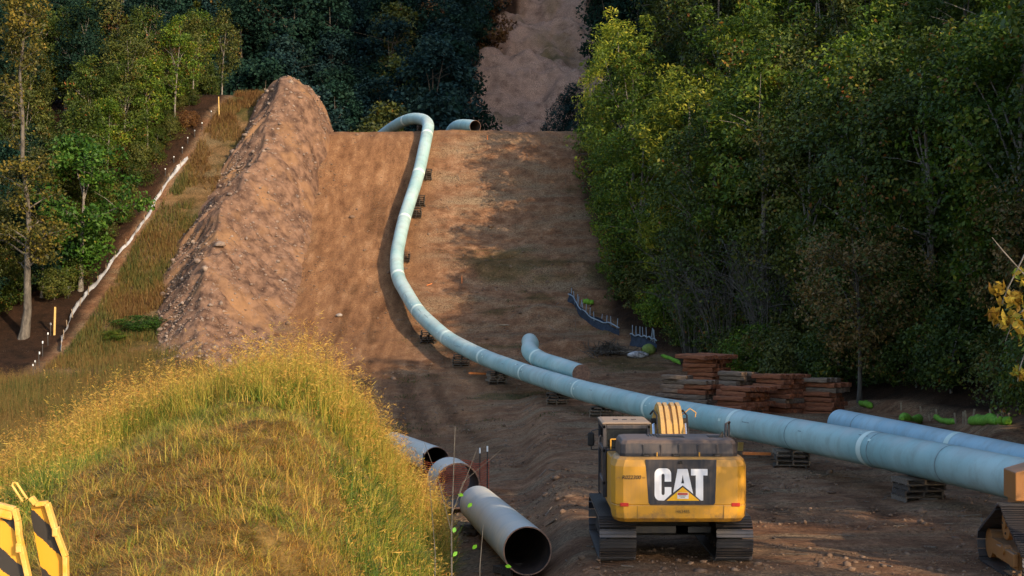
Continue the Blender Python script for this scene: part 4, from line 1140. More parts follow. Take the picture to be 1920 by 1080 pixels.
# ------------------------------------------------------------------ TIMBER MATS
def timber_mesh(seed, L=2.45, w=.31, h=.235):
    g = np.random.default_rng(seed); mb = MB()
    rings = []
    for x in np.linspace(-L / 2, L / 2, 6):
        dz, dy = g.normal(0, .008, 2); ch = .03
        poly = [(-w / 2 + ch, -h / 2), (w / 2 - ch, -h / 2), (w / 2, -h / 2 + ch), (w / 2, h / 2 - ch), (w / 2 - ch, h / 2), (-w / 2 + ch, h / 2), (-w / 2, h / 2 - ch), (-w / 2, -h / 2 + ch)]
        rings.append([(x + g.normal(0, .01), a + dy + g.normal(0, .006), b + dz + g.normal(0, .006)) for a, b in poly])
    mb.loft(rings)
    return mb.mesh('timber')
TIMB = [timber_mesh(700 + i) for i in range(5)]
def timber_mat(label, loc, rotz, m, rag=.03, tilt=(0, 0), n=5, group=None, ls=1.0):
    t = thing('timber_mat', label, 'timber mat', loc, rotz, group)
    t.rotation_euler = (tilt[0], tilt[1], rotz)
    for k in range(n):
        o = link('timber', TIMB[random.randrange(5)], m, t, (random.gauss(0, rag), (k - (n - 1) / 2) * .335, .12 + random.gauss(0, .006)), (0, 0, random.gauss(0, .008)))
        o.scale = (ls, random.uniform(.92, 1.0), random.uniform(.9, 1.03))
    return t
STACKS = [  # px centre, top py, Y, rotation, colour of top, layers, name
    (1325, 664, 87.5, .15, 'timber_red', 'the tallest timber mat stack at the back', .9, 'turn', 6, .9),
    (1266, 703, 85.5, 1.15, 'timber_grey', 'the leftmost low timber mat stack', .5, 'plain', 3, .62),
    (1312, 712, 82.5, 1.15, 'timber_grey', 'the low grey mat stack second from left', .4, 'plain', 4, .66),
    (1378, 696, 85.5, .35, 'timber_grey', 'the grey ragged mat stack behind the front one', .5, 'plain', 4, .7),
    (1397, 724, 80.0, .12, 'timber_red', 'the reddish front mat stack with a flat top', .8, 'plain', 6, .86),
    (1464, 701, 81.5, .18, 'timber_red', 'the high reddish stack right of front', .8, 'plain', 6, .84),
    (1546, 708, 81.0, .75, 'timber_grey', 'the rightmost mat stack with a grey top', .8, 'plain', 4, .72)]
for px, py, Y, rz, topm, nm, redness, style, ncol, lsc in STACKS:
    p = P(px, py, Y); zb = gz(p.x, Y); n = max(3, int(math.ceil((p.z - zb) / .245)))
    for k in range(n):
        top_i = n - 1 - k
        m = M[topm] if top_i == 0 else M['timber_red' if random.random() < redness else 'timber_grey']
        rot = 2.25 + (rz - .3) * .35 + random.gauss(0, .035) + (math.pi / 2 if style == 'cross' and k % 2 else 0)
        tilt = (random.gauss(0, .012), random.gauss(0, .012)); ls = lsc; nn = ncol - (1 if random.random() < .3 and top_i else 0)
        if style == 'turn':
            rot += [.0, .25, .5, .2][top_i % 4]
            if top_i == 0: ls = 1.15; nn = 7; rot -= .12
            else: ls = .8; nn = 5
        col = 'reddish' if m is M['timber_red'] else 'greyish'
        timber_mat(f'{col} timber mat, {ORD[top_i]} in {nm}', (p.x + random.gauss(0, .08), Y + random.gauss(0, .08), p.z - .24 - top_i * .245), rot, m, .10, tilt, nn, 'stacked timber mats', ls)

# ------------------------------------------------------------------ EXCAVATOR
def dusty(name, base, dust, amount=.55, rough=.55, metal=0.0, streak=True, low=None):
    m = bpy.data.materials.new(name)
    nt, N, L = nodes_of(m)
    b = N['Principled BSDF']; b.inputs['Roughness'].default_value = rough; b.inputs['Metallic'].default_value = metal
    geo = N.new('ShaderNodeNewGeometry'); tc = N.new('ShaderNodeTexCoord')
    mp = N.new('ShaderNodeMapping'); mp.inputs['Scale'].default_value = (9, 9, .9) if streak else (3, 3, 3); L.new(tc.outputs['Object'], mp.inputs['Vector'])
    n = N.new('ShaderNodeTexNoise'); n.inputs['Scale'].default_value = 1.4; n.inputs['Detail'].default_value = 9; n.inputs['Roughness'].default_value = .7
    L.new(mp.outputs['Vector'], n.inputs['Vector'])
    n2 = N.new('ShaderNodeTexNoise'); n2.inputs['Scale'].default_value = 2.2; n2.inputs['Detail'].default_value = 8; L.new(tc.outputs['Object'], n2.inputs['Vector'])
    ml = N.new('ShaderNodeMath'); ml.operation = 'MULTIPLY'; L.new(n.outputs['Fac'], ml.inputs[0]); L.new(n2.outputs['Fac'], ml.inputs[1])
    sx = N.new('ShaderNodeSeparateXYZ'); L.new(geo.outputs['Normal'], sx.inputs['Vector'])
    up = N.new('ShaderNodeMath'); up.operation = 'MULTIPLY_ADD'; up.inputs[1].default_value = .38; L.new(sx.outputs['Z'], up.inputs[0]); L.new(ml.outputs[0], up.inputs[2])
    r = N.new('ShaderNodeValToRGB'); e = r.color_ramp.elements; e[0].position = .2; e[1].position = .56; e[1].color = (amount,) * 3 + (1,)
    L.new(up.outputs[0], r.inputs['Fac'])
    mx = N.new('ShaderNodeMixRGB'); mx.inputs['Color1'].default_value = (*base, 1); mx.inputs['Color2'].default_value = (*dust, 1)
    L.new(r.outputs['Color'], mx.inputs['Fac'])
    out = mx.outputs['Color']
    if low:
        so = N.new('ShaderNodeSeparateXYZ'); L.new(tc.outputs['Object'], so.inputs['Vector'])
        n4 = N.new('ShaderNodeTexNoise'); n4.inputs['Scale'].default_value = 5; n4.inputs['Detail'].default_value = 10; n4.inputs['Roughness'].default_value = .75
        L.new(tc.outputs['Object'], n4.inputs['Vector'])
        d = N.new('ShaderNodeMapRange'); d.inputs['From Min'].default_value = low + .35; d.inputs['From Max'].default_value = low - .35; d.inputs['To Min'].default_value = -.22; d.inputs['To Max'].default_value = .10
        L.new(so.outputs['Z'], d.inputs['Value'])
        ad = N.new('ShaderNodeMath'); ad.operation = 'ADD'; L.new(n4.outputs['Fac'], ad.inputs[0]); L.new(d.outputs['Result'], ad.inputs[1])
        r4 = N.new('ShaderNodeValToRGB'); r4.color_ramp.elements[0].position = .44; r4.color_ramp.elements[1].position = .66; r4.color_ramp.elements[1].color = (.8, .8, .8, 1)
        L.new(ad.outputs[0], r4.inputs['Fac'])
        m4 = N.new('ShaderNodeMixRGB'); m4.inputs['Color2'].default_value = (.12, .075, .045, 1)
        L.new(r4.outputs['Color'], m4.inputs['Fac']); L.new(out, m4.inputs['Color1']); out = m4.outputs['Color']
    L.new(out, b.inputs['Base Color'])
    return m
DUST = (.36, .25, .16)
M['yellow'] = dusty('machine_yellow', (.54, .25, .012), (.33, .17, .045), .95, low=1.15)
M['yellow_boom'] = dusty('boom_yellow', (.54, .28, .04), (.42, .26, .10), .85)
M['black'] = dusty('machine_black', (.010, .011, .018), (.17, .11, .075), .6, .6)
M['roof'] = dusty('cab_roof_paint', (.14, .095, .065), (.30, .205, .135), .9, .8)
M['track'] = dusty('track_steel', (.05, .05, .058), (.13, .095, .07), .6, .42, .6, False)
M['under'] = mat('undercarriage', (.015, .014, .014), (.04, .032, .026), 4, .8)
M['white'] = dusty('letter_white', (.72, .71, .74), (.48, .42, .38), .6, .5)
M['tri'] = mat('triangle_yellow', (.80, .42, .015), (.74, .36, .015), 6, .5)
M['red'] = mat('reflector_red', (.45, .02, .012), (.35, .02, .012), 8, .35)
M['glass'] = mat('dark_glass', (.012, .014, .016), None, rough=.12, spec=.6)
M['chrome'] = mat('cylinder_rod', (.62, .62, .66), None, rough=.25, metal=.9)
M['ink'] = mat('black_ink', (.02, .018, .016), None, rough=.7)
M['ink_faint'] = mat('worn_ink', (.16, .10, .03), (.25, .14, .03), 20, rough=.7)
M['paper'] = mat('sticker_white', (.62, .58, .56), (.70, .66, .64), 9, .6)

def text_mesh(name, body, size, shear=0.0, bold=0.0, extrude=.002):
    cu = bpy.data.curves.new(name, 'FONT'); cu.body = body; cu.size = size; cu.shear = shear; cu.offset = bold; cu.extrude = extrude
    cu.align_x = 'CENTER'; cu.align_y = 'CENTER'
    o = bpy.data.objects.new(name, cu); COL.objects.link(o)
    dg = bpy.context.evaluated_depsgraph_get(); dg.update()
    me = bpy.data.meshes.new_from_object(o.evaluated_get(dg))
    bpy.data.objects.remove(o); bpy.data.curves.remove(cu)
    me.name = name
    return me

def shoe_mesh(w, pitch):
    mb = MB()
    mb.box((0, 0, .012), (w, pitch * .90, .024))
    for y in (-.40, -.02, .36): mb.box((0, pitch * y, .042), (w * .995, .016, .04))
    return mb.mesh('track_shoe')

def track_loop(parent, name, xc, w, path, pitch, m_shoe, frame_mb, m_frame):
    """path: closed list of (y, z) outer points; shoes placed along it"""
    tr = obj(name, frame_mb, m_frame, parent)
    me = shoe_mesh(w, pitch)
    pts = [Vector((0, y, z)) for y, z in path] + [Vector((0, *path[0]))]
    Ls = arclen(pts); n = int(Ls[-1] / pitch)
    for k in range(n):
        s = (k + .5) * Ls[-1] / n
        a = at_len(pts, Ls, max(0, s - pitch * .4)); b = at_len(pts, Ls, min(Ls[-1], s + pitch * .4)); c = at_len(pts, Ls, s)
        d = (b - a).normalized()
        ang = math.atan2(d.z, d.y)
        link('track_shoe', me, m_shoe, tr, (xc, c.y, c.z), (ang, 0, 0))
    return tr

def stadium(y0, y1, r, zc, n=14, r2=None):
    """outer path so that the shoe normal points outwards (travelling +y on top)"""
    pts = []
    for k in range(n + 1):
        a = math.pi / 2 - math.pi * k / n; pts.append((y1 + r * math.cos(a), zc + r * math.sin(a)))
    for k in range(n + 1):
        a = -math.pi / 2 - math.pi * k / n; pts.append((y0 + r * math.cos(a), zc + r * math.sin(a)))
    return pts

def build_excavator():
    ex = thing('excavator', 'dusty yellow tracked excavator seen from behind on the dirt lane', 'excavator', (3.36, 34.45, gz(3.36, 33) + .02))
    # tracks
    for sx in (-1, 1):
        xc = sx * 1.195; fm = MB()
        r = .40; zc = .47
        fm.box((xc, 0, .47), (.42, 3.7, .36)); fm.box((xc, 0, .30), (.5, 3.3, .12))
        for y in (-1.9, 1.9): fm.cyl((xc - .16, y, zc), (xc + .16, y, zc), .33, 20)
        for y in np.linspace(-1.5, 1.5, 7): fm.cyl((xc - .2, y, .17), (xc + .2, y, .17), .11, 12)
        track_loop(ex, 'crawler_track', xc, .75, stadium(-1.9, 1.9, r, zc), .19, M['track'], fm, M['under'])
        cov = MB(); cov.prism([(-.2, .25), (.45, .18), (1.5, .3), (1.5, .62), (-.2, .62)], xc + sx * .22 - .02, xc + sx * .22 + .02, 'yz')
        obj('track_guard', cov, M['under'], ex, .01)
    cb = MB(); cb.box((0, 0, .58), (1.7, 1.9, .4)); cb.box((0, -.7, .50), (1.6, .5, .22)); cb.cyl((0, 0, .75), (0, 0, 1.0), .62, 28)
    obj('carbody', cb, M['under'], ex, .02)
    ax = MB(); ax.box((-.35, -1.05, .52), (.95, .06, .16)); ax.box((.62, -1.05, .52), (.5, .06, .14))
    obj('belly_plate', ax, M['track'], ex, .01)
    sp = MB(); sp.box((0, -.55, 1.08), (2.5, 3.2, .16)); sp.box((.3, 1.25, 1.1), (1.3, .9, .2))
    obj('swing_platform', sp, M['under'], ex, .02)
    # counterweight: plan outline lofted in height
    def plan(s, z, ins=0.0, drop=0.0):
        p = [(-1.34, -2.0), (-1.36, -2.72), (-1.29, -2.98), (-1.14, -3.1), (1.14, -3.1), (1.29, -2.98), (1.36, -2.72), (1.34, -2.0)]
        return [(x * s, y + (ins if y < -2.1 else 0), z) for x, y in p]
    cw = MB()
    cw.loft([plan(.95, .95, .1), plan(.985, 1.03, .015), plan(1.0, 1.28, 0), plan(.993, 1.292, .012), plan(.993, 1.300, .012), plan(1.0, 1.312, 0), plan(1.0, 2.06, 0), plan(.965, 2.19, .03), plan(.92, 2.24, .09)])
    cwo = obj('counterweight', cw, M['yellow'], ex, .015)
    for x in (-.86, .86):
        s = MB(); s.box((x, -3.101, 1.14), (.008, .012, .3)); obj('joint_line', s, M['ink_faint'], cwo)
    # logo plate and letters (metres on the rear face, x to the right, z up)
    lp = MB(); yq = -3.1
    lp.prism([(-.70, 2.20), (.72, 2.20), (.69, 1.34), (.66, 1.30), (-.60, 1.30), (-.64, 1.34)], yq - .006, yq + .03)
    plate = obj('logo_plate', lp, M['black'], cwo, .003)
    def L2(px_, py_):   # sign measured in the zoomed photo (9 px per photo px, origin 1200,840)
        return ((1200 + px_ / 9 - 1273.6) / 93.6 + .012, 2.253 - (840 + py_ / 9 - 852.0) / 93.6)
    def arcp(cx, cy, rx, ry, a0, a1, n=7):
        return [(cx + rx * math.cos(rad(a0 + (a1 - a0) * k / n)), cy - ry * math.sin(rad(a0 + (a1 - a0) * k / n))) for k in range(n + 1)]
    C_out = [(495, 520), (495, 400)] + arcp(405, 395, 90, 98, 0, 90) + arcp(310, 395, 94, 98, 90, 180) + arcp(310, 740, 94, 98, 180, 255) + [(375, 838), (498, 725), (498, 612), (386, 612), (386, 715)] \
        + arcp(359, 715, 27, 32, 0, -180)[1:] + [(332, 420)] + arcp(359, 420, 27, 32, 180, 0)[1:] + [(386, 520)]
    A1p = [(603, 308), (770, 308), (862, 722), (688, 583), (528, 706)]
    Tp = [(828, 308), (1106, 308), (1106, 416), (1032, 416), (1032, 838), (995, 838), (908, 762), (908, 416), (828, 416)]
    def put_poly(nm, pts, m, y0, y1, par):
        mb = MB(); mb.prism([L2(*q) for q in pts], yq - y1, yq - y0); return obj(nm, mb, m, par)
    put_poly('letter', C_out, M['white'], .006, .011, plate)
    mb = MB()
    # the A is built round its small triangular hole
    hole = [(690, 405), (713, 550), (663, 550)]
    for poly in ([(603, 308), (770, 308), (690, 405)], [(603, 308), (690, 405), (663, 550), (528, 706)], [(770, 308), (862, 722), (713, 550), (690, 405)], [(663, 550), (713, 550), (862, 722), (688, 583), (528, 706)]):
        mb.prism([L2(*q) for q in poly], yq - .011, yq - .006)
    obj('letter', mb, M['white'], plate)
    put_poly('letter', Tp, M['white'], .006, .011, plate)
    put_poly('emblem_triangle', [(688, 612), (968, 840), (418, 840)], M['tri'], .006, .0105, plate)
    put_poly('warning_sticker', [(598, 705), (786, 705), (786, 806), (598, 806)], M['paper'], .0105, .0125, plate)
    put_poly('sticker_header', [(604, 710), (772, 710), (772, 744), (604, 744)], M['red'], .0125, .0132, plate)
    for (a, b_, c, d) in ((628, 752, 750, 766), (650, 776, 728, 790)):
        for q in range(6):
            w = (c - a) / 6
            put_poly('sticker_print', [(a + w * q + 3, b_), (a + w * (q + 1) - 3, b_), (a + w * (q + 1) - 3, d), (a + w * q + 3, d)], M['ink'], .0125, .0132, plate)
    x, z = L2(620, 190); lb = MB(); lb.prism([(-.045, -.03), (.045, -.03), (.03, .03), (-.03, .03)], yq - .05, yq - .006)
    obj('lamp_housing', lb, M['under'], plate, .006, loc=(x + .035, 0, z))
    # number on the left, stamp below, reflectors
    me = text_mesh('fleet_number', 'R022300', .105, .25, .002)
    link('fleet_number', me, M['ink'], cwo, (-.985, yq - .003, 1.845), (math.pi / 2, 0, 0))
    for x in (-1.235, -.735):
        d = MB(); d.box((x, yq - .001, 1.85), (.06, .006, .012)); d.box((x, yq - .001, 1.83), (.05, .006, .008)); obj('number_dash', d, M['ink_faint'], cwo)
    me = text_mesh('cast_number', 'HR3485', .085, 0, .001)
    link('cast_number', me, M['ink_faint'], cwo, (.04, yq - .003, 1.165), (math.pi / 2, 0, 0))
    for x in (-1.12, 1.10):
        rf = MB(); rf.box((x, yq - .004 if abs(x) < 1.14 else yq, 1.305), (.17, .02, .075)); obj('reflector', rf, M['red'], cwo, .01)
    # engine hood
    hd = MB()
    def hp(sx_, y0, y1, z): return [(-sx_, y1, z), (-sx_, y0 + .1, z), (-sx_ + .1, y0, z), (sx_ - .1, y0, z), (sx_, y0 + .1, z), (sx_, y1, z)]
    hd.loft([hp(1.18, -2.84, -1.35, 2.20), hp(1.185, -2.85, -1.35, 2.30), hp(1.17, -2.83, -1.37, 2.49), hp(1.13, -2.77, -1.42, 2.56), hp(1.02, -2.66, -1.5, 2.585)])
    hood = obj('engine_hood', hd, M['black'], ex, .02, 3)
    for x in (-.72, -.36, .0, .38, .76):
        b_ = MB(); b_.box((x, -2.845, 2.36), (.035, .03, .24)); obj('hood_rib', b_, M['black'], hood, .008)
    for x in (-.66, -.06, .77):
        b_ = MB(); b_.box((x, -2.862, 2.265), (.16, .05, .07)); lt = obj('hood_latch', b_, M['under'], hood, .008)
        c = MB(); c.box((x, -2.893, 2.258), (.09, .02, .02)); obj('latch_handle', c, M['track'], lt, .004)
    for x in (-.45, .40):
        b_ = MB(); b_.cyl((x, -2.90, 2.2), (x, -2.90, 2.33), .014, 8); obj('lift_pin', b_, M['yellow'], hood)
    for hx, hw in ((-.12, .55), (.8, .28)):
        pl = MB(); pl.box((hx, -2.2, 2.588), (hw, .45, .012)); obj('hood_plate', pl, M['under'], hood)
    # side panels of the upper body
    for x in (-1.22, 1.22):
        s = MB(); s.box((x, -1.1, 1.62), (.22, 1.9, 1.1)); obj('body_panel', s, M['yellow'], ex, .03)
    rt = MB(); rt.box((.95, .75, 1.5), (.7, 1.8, .8)); obj('tank_box', rt, M['yellow'], ex, .04)
    # cab
    X0, X1, Y0, Y1, Z0, Z1 = -1.42, -.40, -.85, .95, 1.18, 2.74
    cf = MB()
    for x in (X0 + .04, X1 - .04):
        for y in (Y0 + .04, Y1 - .04): cf.box((x, y, (Z0 + Z1) / 2), (.08, .08, Z1 - Z0))
    for z in (Z0 + .3, 2.17, Z1 - .06):
        cf.box(((X0 + X1) / 2, Y0 + .035, z), (X1 - X0 - .16, .07, .09)); cf.box((X0 + .035, (Y0 + Y1) / 2, z), (.07, Y1 - Y0, .09)); cf.box((X1 - .035, (Y0 + Y1) / 2, z), (.07, Y1 - Y0, .09))
    cf.box(((X0 + X1) / 2, (Y0 + Y1) / 2, Z0 + .15), (X1 - X0 - .02, Y1 - Y0 - .02, .3))
    cab = obj('cab', cf, M['black'], ex, .015)
    rw = MB(); rw.box(((X0 + X1) / 2, Y0 + .04, 2.42), (X1 - X0 - .15, .012, .48)); obj('rear_window', rw, M['glass'], cab)
    sw = MB(); sw.box((X0 + .04, (Y0 + Y1) / 2, 1.9), (.012, Y1 - Y0 - .15, 1.0)); obj('side_window', sw, M['glass'], cab)
    fw = MB(); fw.box(((X0 + X1) / 2, Y1 - .04, 2.0), (X1 - X0 - .15, .012, 1.3)); obj('front_window', fw, M['glass'], cab)
    st = MB(); st.box((-.9, -.1, 1.75), (.5, .14, .7)); st.box((-.9, .1, 1.5), (.5, .5, .14)); obj('seat', st, M['under'], cab, .05)
    wf = MB()
    for (a, b_) in (((-1.25, 2.2), (-1.25, 2.42)), ((-1.25, 2.42), (-.85, 2.42))): wf.beam((a[0], Y0 - .01, a[1]), (b_[0], Y0 - .01, b_[1]), .02, .03)
    obj('window_guard', wf, M['yellow'], cab, .006)
    rf = MB()
    def rp(i, z): return [(X0 + i, Y0 + i, z), (X1 - i, Y0 + i, z), (X1 - i, Y1 - i, z), (X0 + i, Y1 - i, z)]
    rf.loft([rp(-.01, Z1 - .01), rp(-.02, Z1 + .02), rp(.05, Z1 + .04)])
    roof = obj('cab_roof', rf, M['roof'], cab, .02)
    for x in (-1.1, -.9, -.7):
        b_ = MB(); b_.box((x, -.1, Z1 + .045), (.10, .12, .02)); obj('roof_marking', b_, M['black'], roof)
    mi = MB(); mi.box((-1.62, .2, 2.33), (.15, .09, .3)); mo = obj('mirror', mi, M['under'], ex, .04, 3)
    ar = MB(); ar.tube([(-1.42, .25, 2.1), (-1.6, .22, 2.1), (-1.62, .22, 2.2)], .014, 6); ar.tube([(-1.42, .25, 2.55), (-1.6, .22, 2.52), (-1.62, .22, 2.46)], .014, 6); obj('mirror_arm', ar, M['black'], mo)
    hr = MB(); hr.tube([(-1.47, -.8, 1.25), (-1.5, -.8, 1.3), (-1.5, -.8, 2.45), (-1.45, -.8, 2.5)], .016, 6); obj('grab_rail', hr, M['black'], ex)
    h2 = MB(); h2.tube([(1.02, -2.2, 2.55), (1.02, -2.25, 2.86), (1.10, -2.2, 2.88), (1.13, -1.9, 2.84), (1.13, -1.85, 2.5)], .028, 8); h2.tube([(1.09, -2.15, 2.55), (1.09, -2.15, 2.84)], .022, 8); obj('grab_rail', h2, M['black'], ex)
    for k in range(5):
        gr = MB(); gr.box((-.55 + .06 * k, -1.9, 2.592), (.02, .5, .012)); obj('grille_bar', gr, M['under'], hood)
    an = MB(); an.cyl((.90, -2.35, 2.57), (.94, -2.35, 2.70), .06, 10, .015); obj('antenna', an, M['under'], hood)
    # boom: two side plates, top ribs, cylinder
    bx0, bx1 = -.02, .52
    prof_o = [(.1, 1.3), (.55, 1.95), (1.1, 2.62), (1.55, 2.90), (2.0, 2.96), (2.5, 2.86), (3.4, 2.45), (5.6, 1.5), (5.7, 1.25), (5.4, 1.2), (3.2, 1.9), (2.2, 2.2), (1.7, 2.1), (1.1, 1.6), (.5, 1.1)]
    bm = MB(); bm.prism(prof_o, bx0, bx1, 'yz'); boom = obj('boom', bm, M['yellow_boom'], ex, .02)
    for x in (.04, .17, .33, .46):
        r_ = MB(); up_ = [(y, z + .075) for y, z in prof_o[1:8]]; r_.prism(up_ + [(y, z - .12) for y, z in prof_o[1:8]][::-1], x - .045, x + .045, 'yz'); obj('boom_rib', r_, M['yellow_boom'], boom, .008)
    for x in (-.10, .62):
        c = MB(); c.cyl((x, .9, 1.5), (x, 1.5, 2.3), .085, 14); cyl_o = obj('boom_cylinder', c, M['black'], boom); r_ = MB(); r_.cyl((x, 1.5, 2.3), (x, 1.72, 2.6), .05, 12); obj('cylinder_rod', r_, M['chrome'], cyl_o)
    gl = MB(); gl.tube([(.52, 1.6, 2.75), (.72, 1.6, 2.92), (.86, 1.6, 2.82), (.84, 1.6, 2.72)], .012, 6); obj('work_lamp_bracket', gl, M['yellow'], boom)
    for q, x in enumerate((-.10, .58)):
        ho = MB(); ho.tube([(x, .3, 1.9), (x, .75, 2.5), (x + .03, 1.25, 2.78), (x, 1.8, 2.86), (x, 2.6, 2.72)], .022, 6); obj('hydraulic_hose', ho, M['under'], boom)
    pn = MB(); pn.cyl((-.16, 1.7, 2.62), (.68, 1.7, 2.62), .07, 14); obj('boom_pin', pn, M['under'], boom)
    sk = MB(); sk.prism([(5.3, 1.75), (5.9, 1.6), (6.2, .55), (6.05, .35), (5.75, .5), (5.3, 1.2)], .1, .4, 'yz'); obj('stick', sk, M['yellow_boom'], ex, .03)
    bk = MB(); bk.prism([(5.7, .6), (6.2, .62), (6.4, .2), (6.1, .05), (5.5, .06), (5.2, .3)], -.25, .75, 'yz'); obj('bucket', bk, M['track'], ex, .03)
build_excavator()

# ------------------------------------------------------------------ SIDE BOOM TRACTOR at the right edge
M['orange'] = dusty('tractor_orange', (.26, .10, .018), (.22, .11, .05), .9)
def build_tractor():
    gx, gy = 9.58, 31.0
    t = thing('tracked_tractor', 'orange brown crawler tractor with raised drive sprocket at right picture edge', 'tractor', (gx, gy, gz(gx, gy)), rad(-3))
    # local: +y forward (away from the camera), track left side at x=0..0.6
    def path(yc):
        pts = []
        for (cy, cz, r, a0, a1) in ((0, .95, .36, 140, 40), (1.35, .38, .36, 30, -90), (-1.35, .38, .36, -90, -210)):
            for k in range(9):
                a = rad(a0 + (a1 - a0) * k / 8); pts.append((cy + r * math.cos(a), cz + r * math.sin(a)))
        return pts
    for xc in (.31, 2.3):
        fm = MB(); fm.box((xc, 0, .38), (.34, 2.5, .3)); fm.box((xc - .1, -.9, .40), (.3, .5, .34))
        for y in (-1.35, 1.35): fm.cyl((xc - .15, y, .38), (xc + .15, y, .38), .30, 20)
        tr = track_loop(t, 'crawler_track', xc, .60, path(0), .19, M['track'], fm, M['orange'])
        sp = MB(); poly = []
        for k in range(48):
            a = 2 * math.pi * k / 48; r = .31 if k % 2 else .285; poly.append((r * math.cos(a), .95 + r * math.sin(a)))
        sp.prism(poly, xc - .16, xc - .06, 'yz'); spo = obj('drive_sprocket', sp, M['orange'], tr)
        for k in range(8):
            a = 2 * math.pi * k / 8; b_ = MB(); b_.cyl((xc - .18, .18 * math.cos(a), .95 + .18 * math.sin(a)), (xc - .15, .18 * math.cos(a), .95 + .18 * math.sin(a)), .025, 8)
            if k % 2 == 0: obj('sprocket_bolt', b_, M['under'], tr)
        ct = MB(); ct.cyl((xc - .19, 0, .95), (xc - .15, 0, .95), .09, 16); obj('hub', ct, M['orange'], tr)
        bl = MB(); bl.box((xc - .28, -.55, .42), (.10, 1.3, .26)); bl.cyl((xc - .36, -.5, .52), (xc - .2, -.5, .52), .10, 14); obj('roller_guard', bl, M['orange'], tr, .02)
    hull = MB(); hull.prism([(.30, 1.42), (.55, 1.42), (.66, 1.62), (.84, 1.62), (.98, 1.42), (2.3, 1.42), (2.3, 2.10), (.8, 2.13), (.30, 1.98)], -.15, .75)
    obj('fuel_tank', hull, M['orange'], t, .02)
    en = MB(); en.box((1.3, 1.3, 1.2), (1.0, 2.2, 1.1)); en.box((1.3, -.1, .9), (1.3, 1.6, .6)); obj('engine_housing', en, M['orange'], t, .04)
    fi = MB(); fi.cyl((1.0, .1, 2.1), (1.0, .1, 2.28), .09, 14); obj('filler_cap', fi, M['orange'], t)
    sb = MB(); sb.beam((.95, -.16, 1.55), (.95, -.16, 1.95), .12, .02); obj('tank_label', sb, M['roof'], t)
    rp = MB(); rp.box((1.0, -.2, 2.4), (.07, .07, .8)); rp.box((1.9, -.2, 2.4), (.07, .07, .8)); rp.box((1.45, -.2, 2.8), (1.0, .08, .08)); obj('roll_bar', rp, M['orange'], t, .01)
build_tractor()

# ------------------------------------------------------------------ HAZARD STRIPED MACHINE PART bottom left
def striped(name):
    m = bpy.data.materials.new(name); nt, N, L = nodes_of(m); b = N['Principled BSDF']; b.inputs['Roughness'].default_value = .55
    tc = N.new('ShaderNodeTexCoord'); mp = N.new('ShaderNodeMapping'); mp.inputs['Rotation'].default_value = (0, rad(-42), 0)
    L.new(tc.outputs['Object'], mp.inputs['Vector']); sx = N.new('ShaderNodeSeparateXYZ'); L.new(mp.outputs['Vector'], sx.inputs['Vector'])
    ns = N.new('ShaderNodeTexNoise'); ns.inputs['Scale'].default_value = 11; ns.inputs['Detail'].default_value = 12; ns.inputs['Roughness'].default_value = .85; L.new(tc.outputs['Object'], ns.inputs['Vector'])
    a = N.new('ShaderNodeMath'); a.operation = 'MULTIPLY_ADD'; a.inputs[1].default_value = .10; L.new(ns.outputs['Fac'], a.inputs[0]); L.new(sx.outputs['Z'], a.inputs[2])
    md = N.new('ShaderNodeMath'); md.operation = 'PINGPONG'; md.inputs[1].default_value = .20; L.new(a.outputs[0], md.inputs[0])
    gt = N.new('ShaderNodeMath'); gt.operation = 'GREATER_THAN'; gt.inputs[1].default_value = .115; L.new(md.outputs[0], gt.inputs[0])
    mx = N.new('ShaderNodeMixRGB'); mx.inputs['Color1'].default_value = (.62, .29, .015, 1); mx.inputs['Color2'].default_value = (.025, .02, .016, 1)
    L.new(gt.outputs[0], mx.inputs['Fac']); L.new(mx.outputs['Color'], b.inputs['Base Color']); return m
M['stripe'] = striped('hazard_stripes')
M['yellow_edge'] = mat('edge_yellow', (.62, .31, .03), (.66, .40, .12), 5, .55)
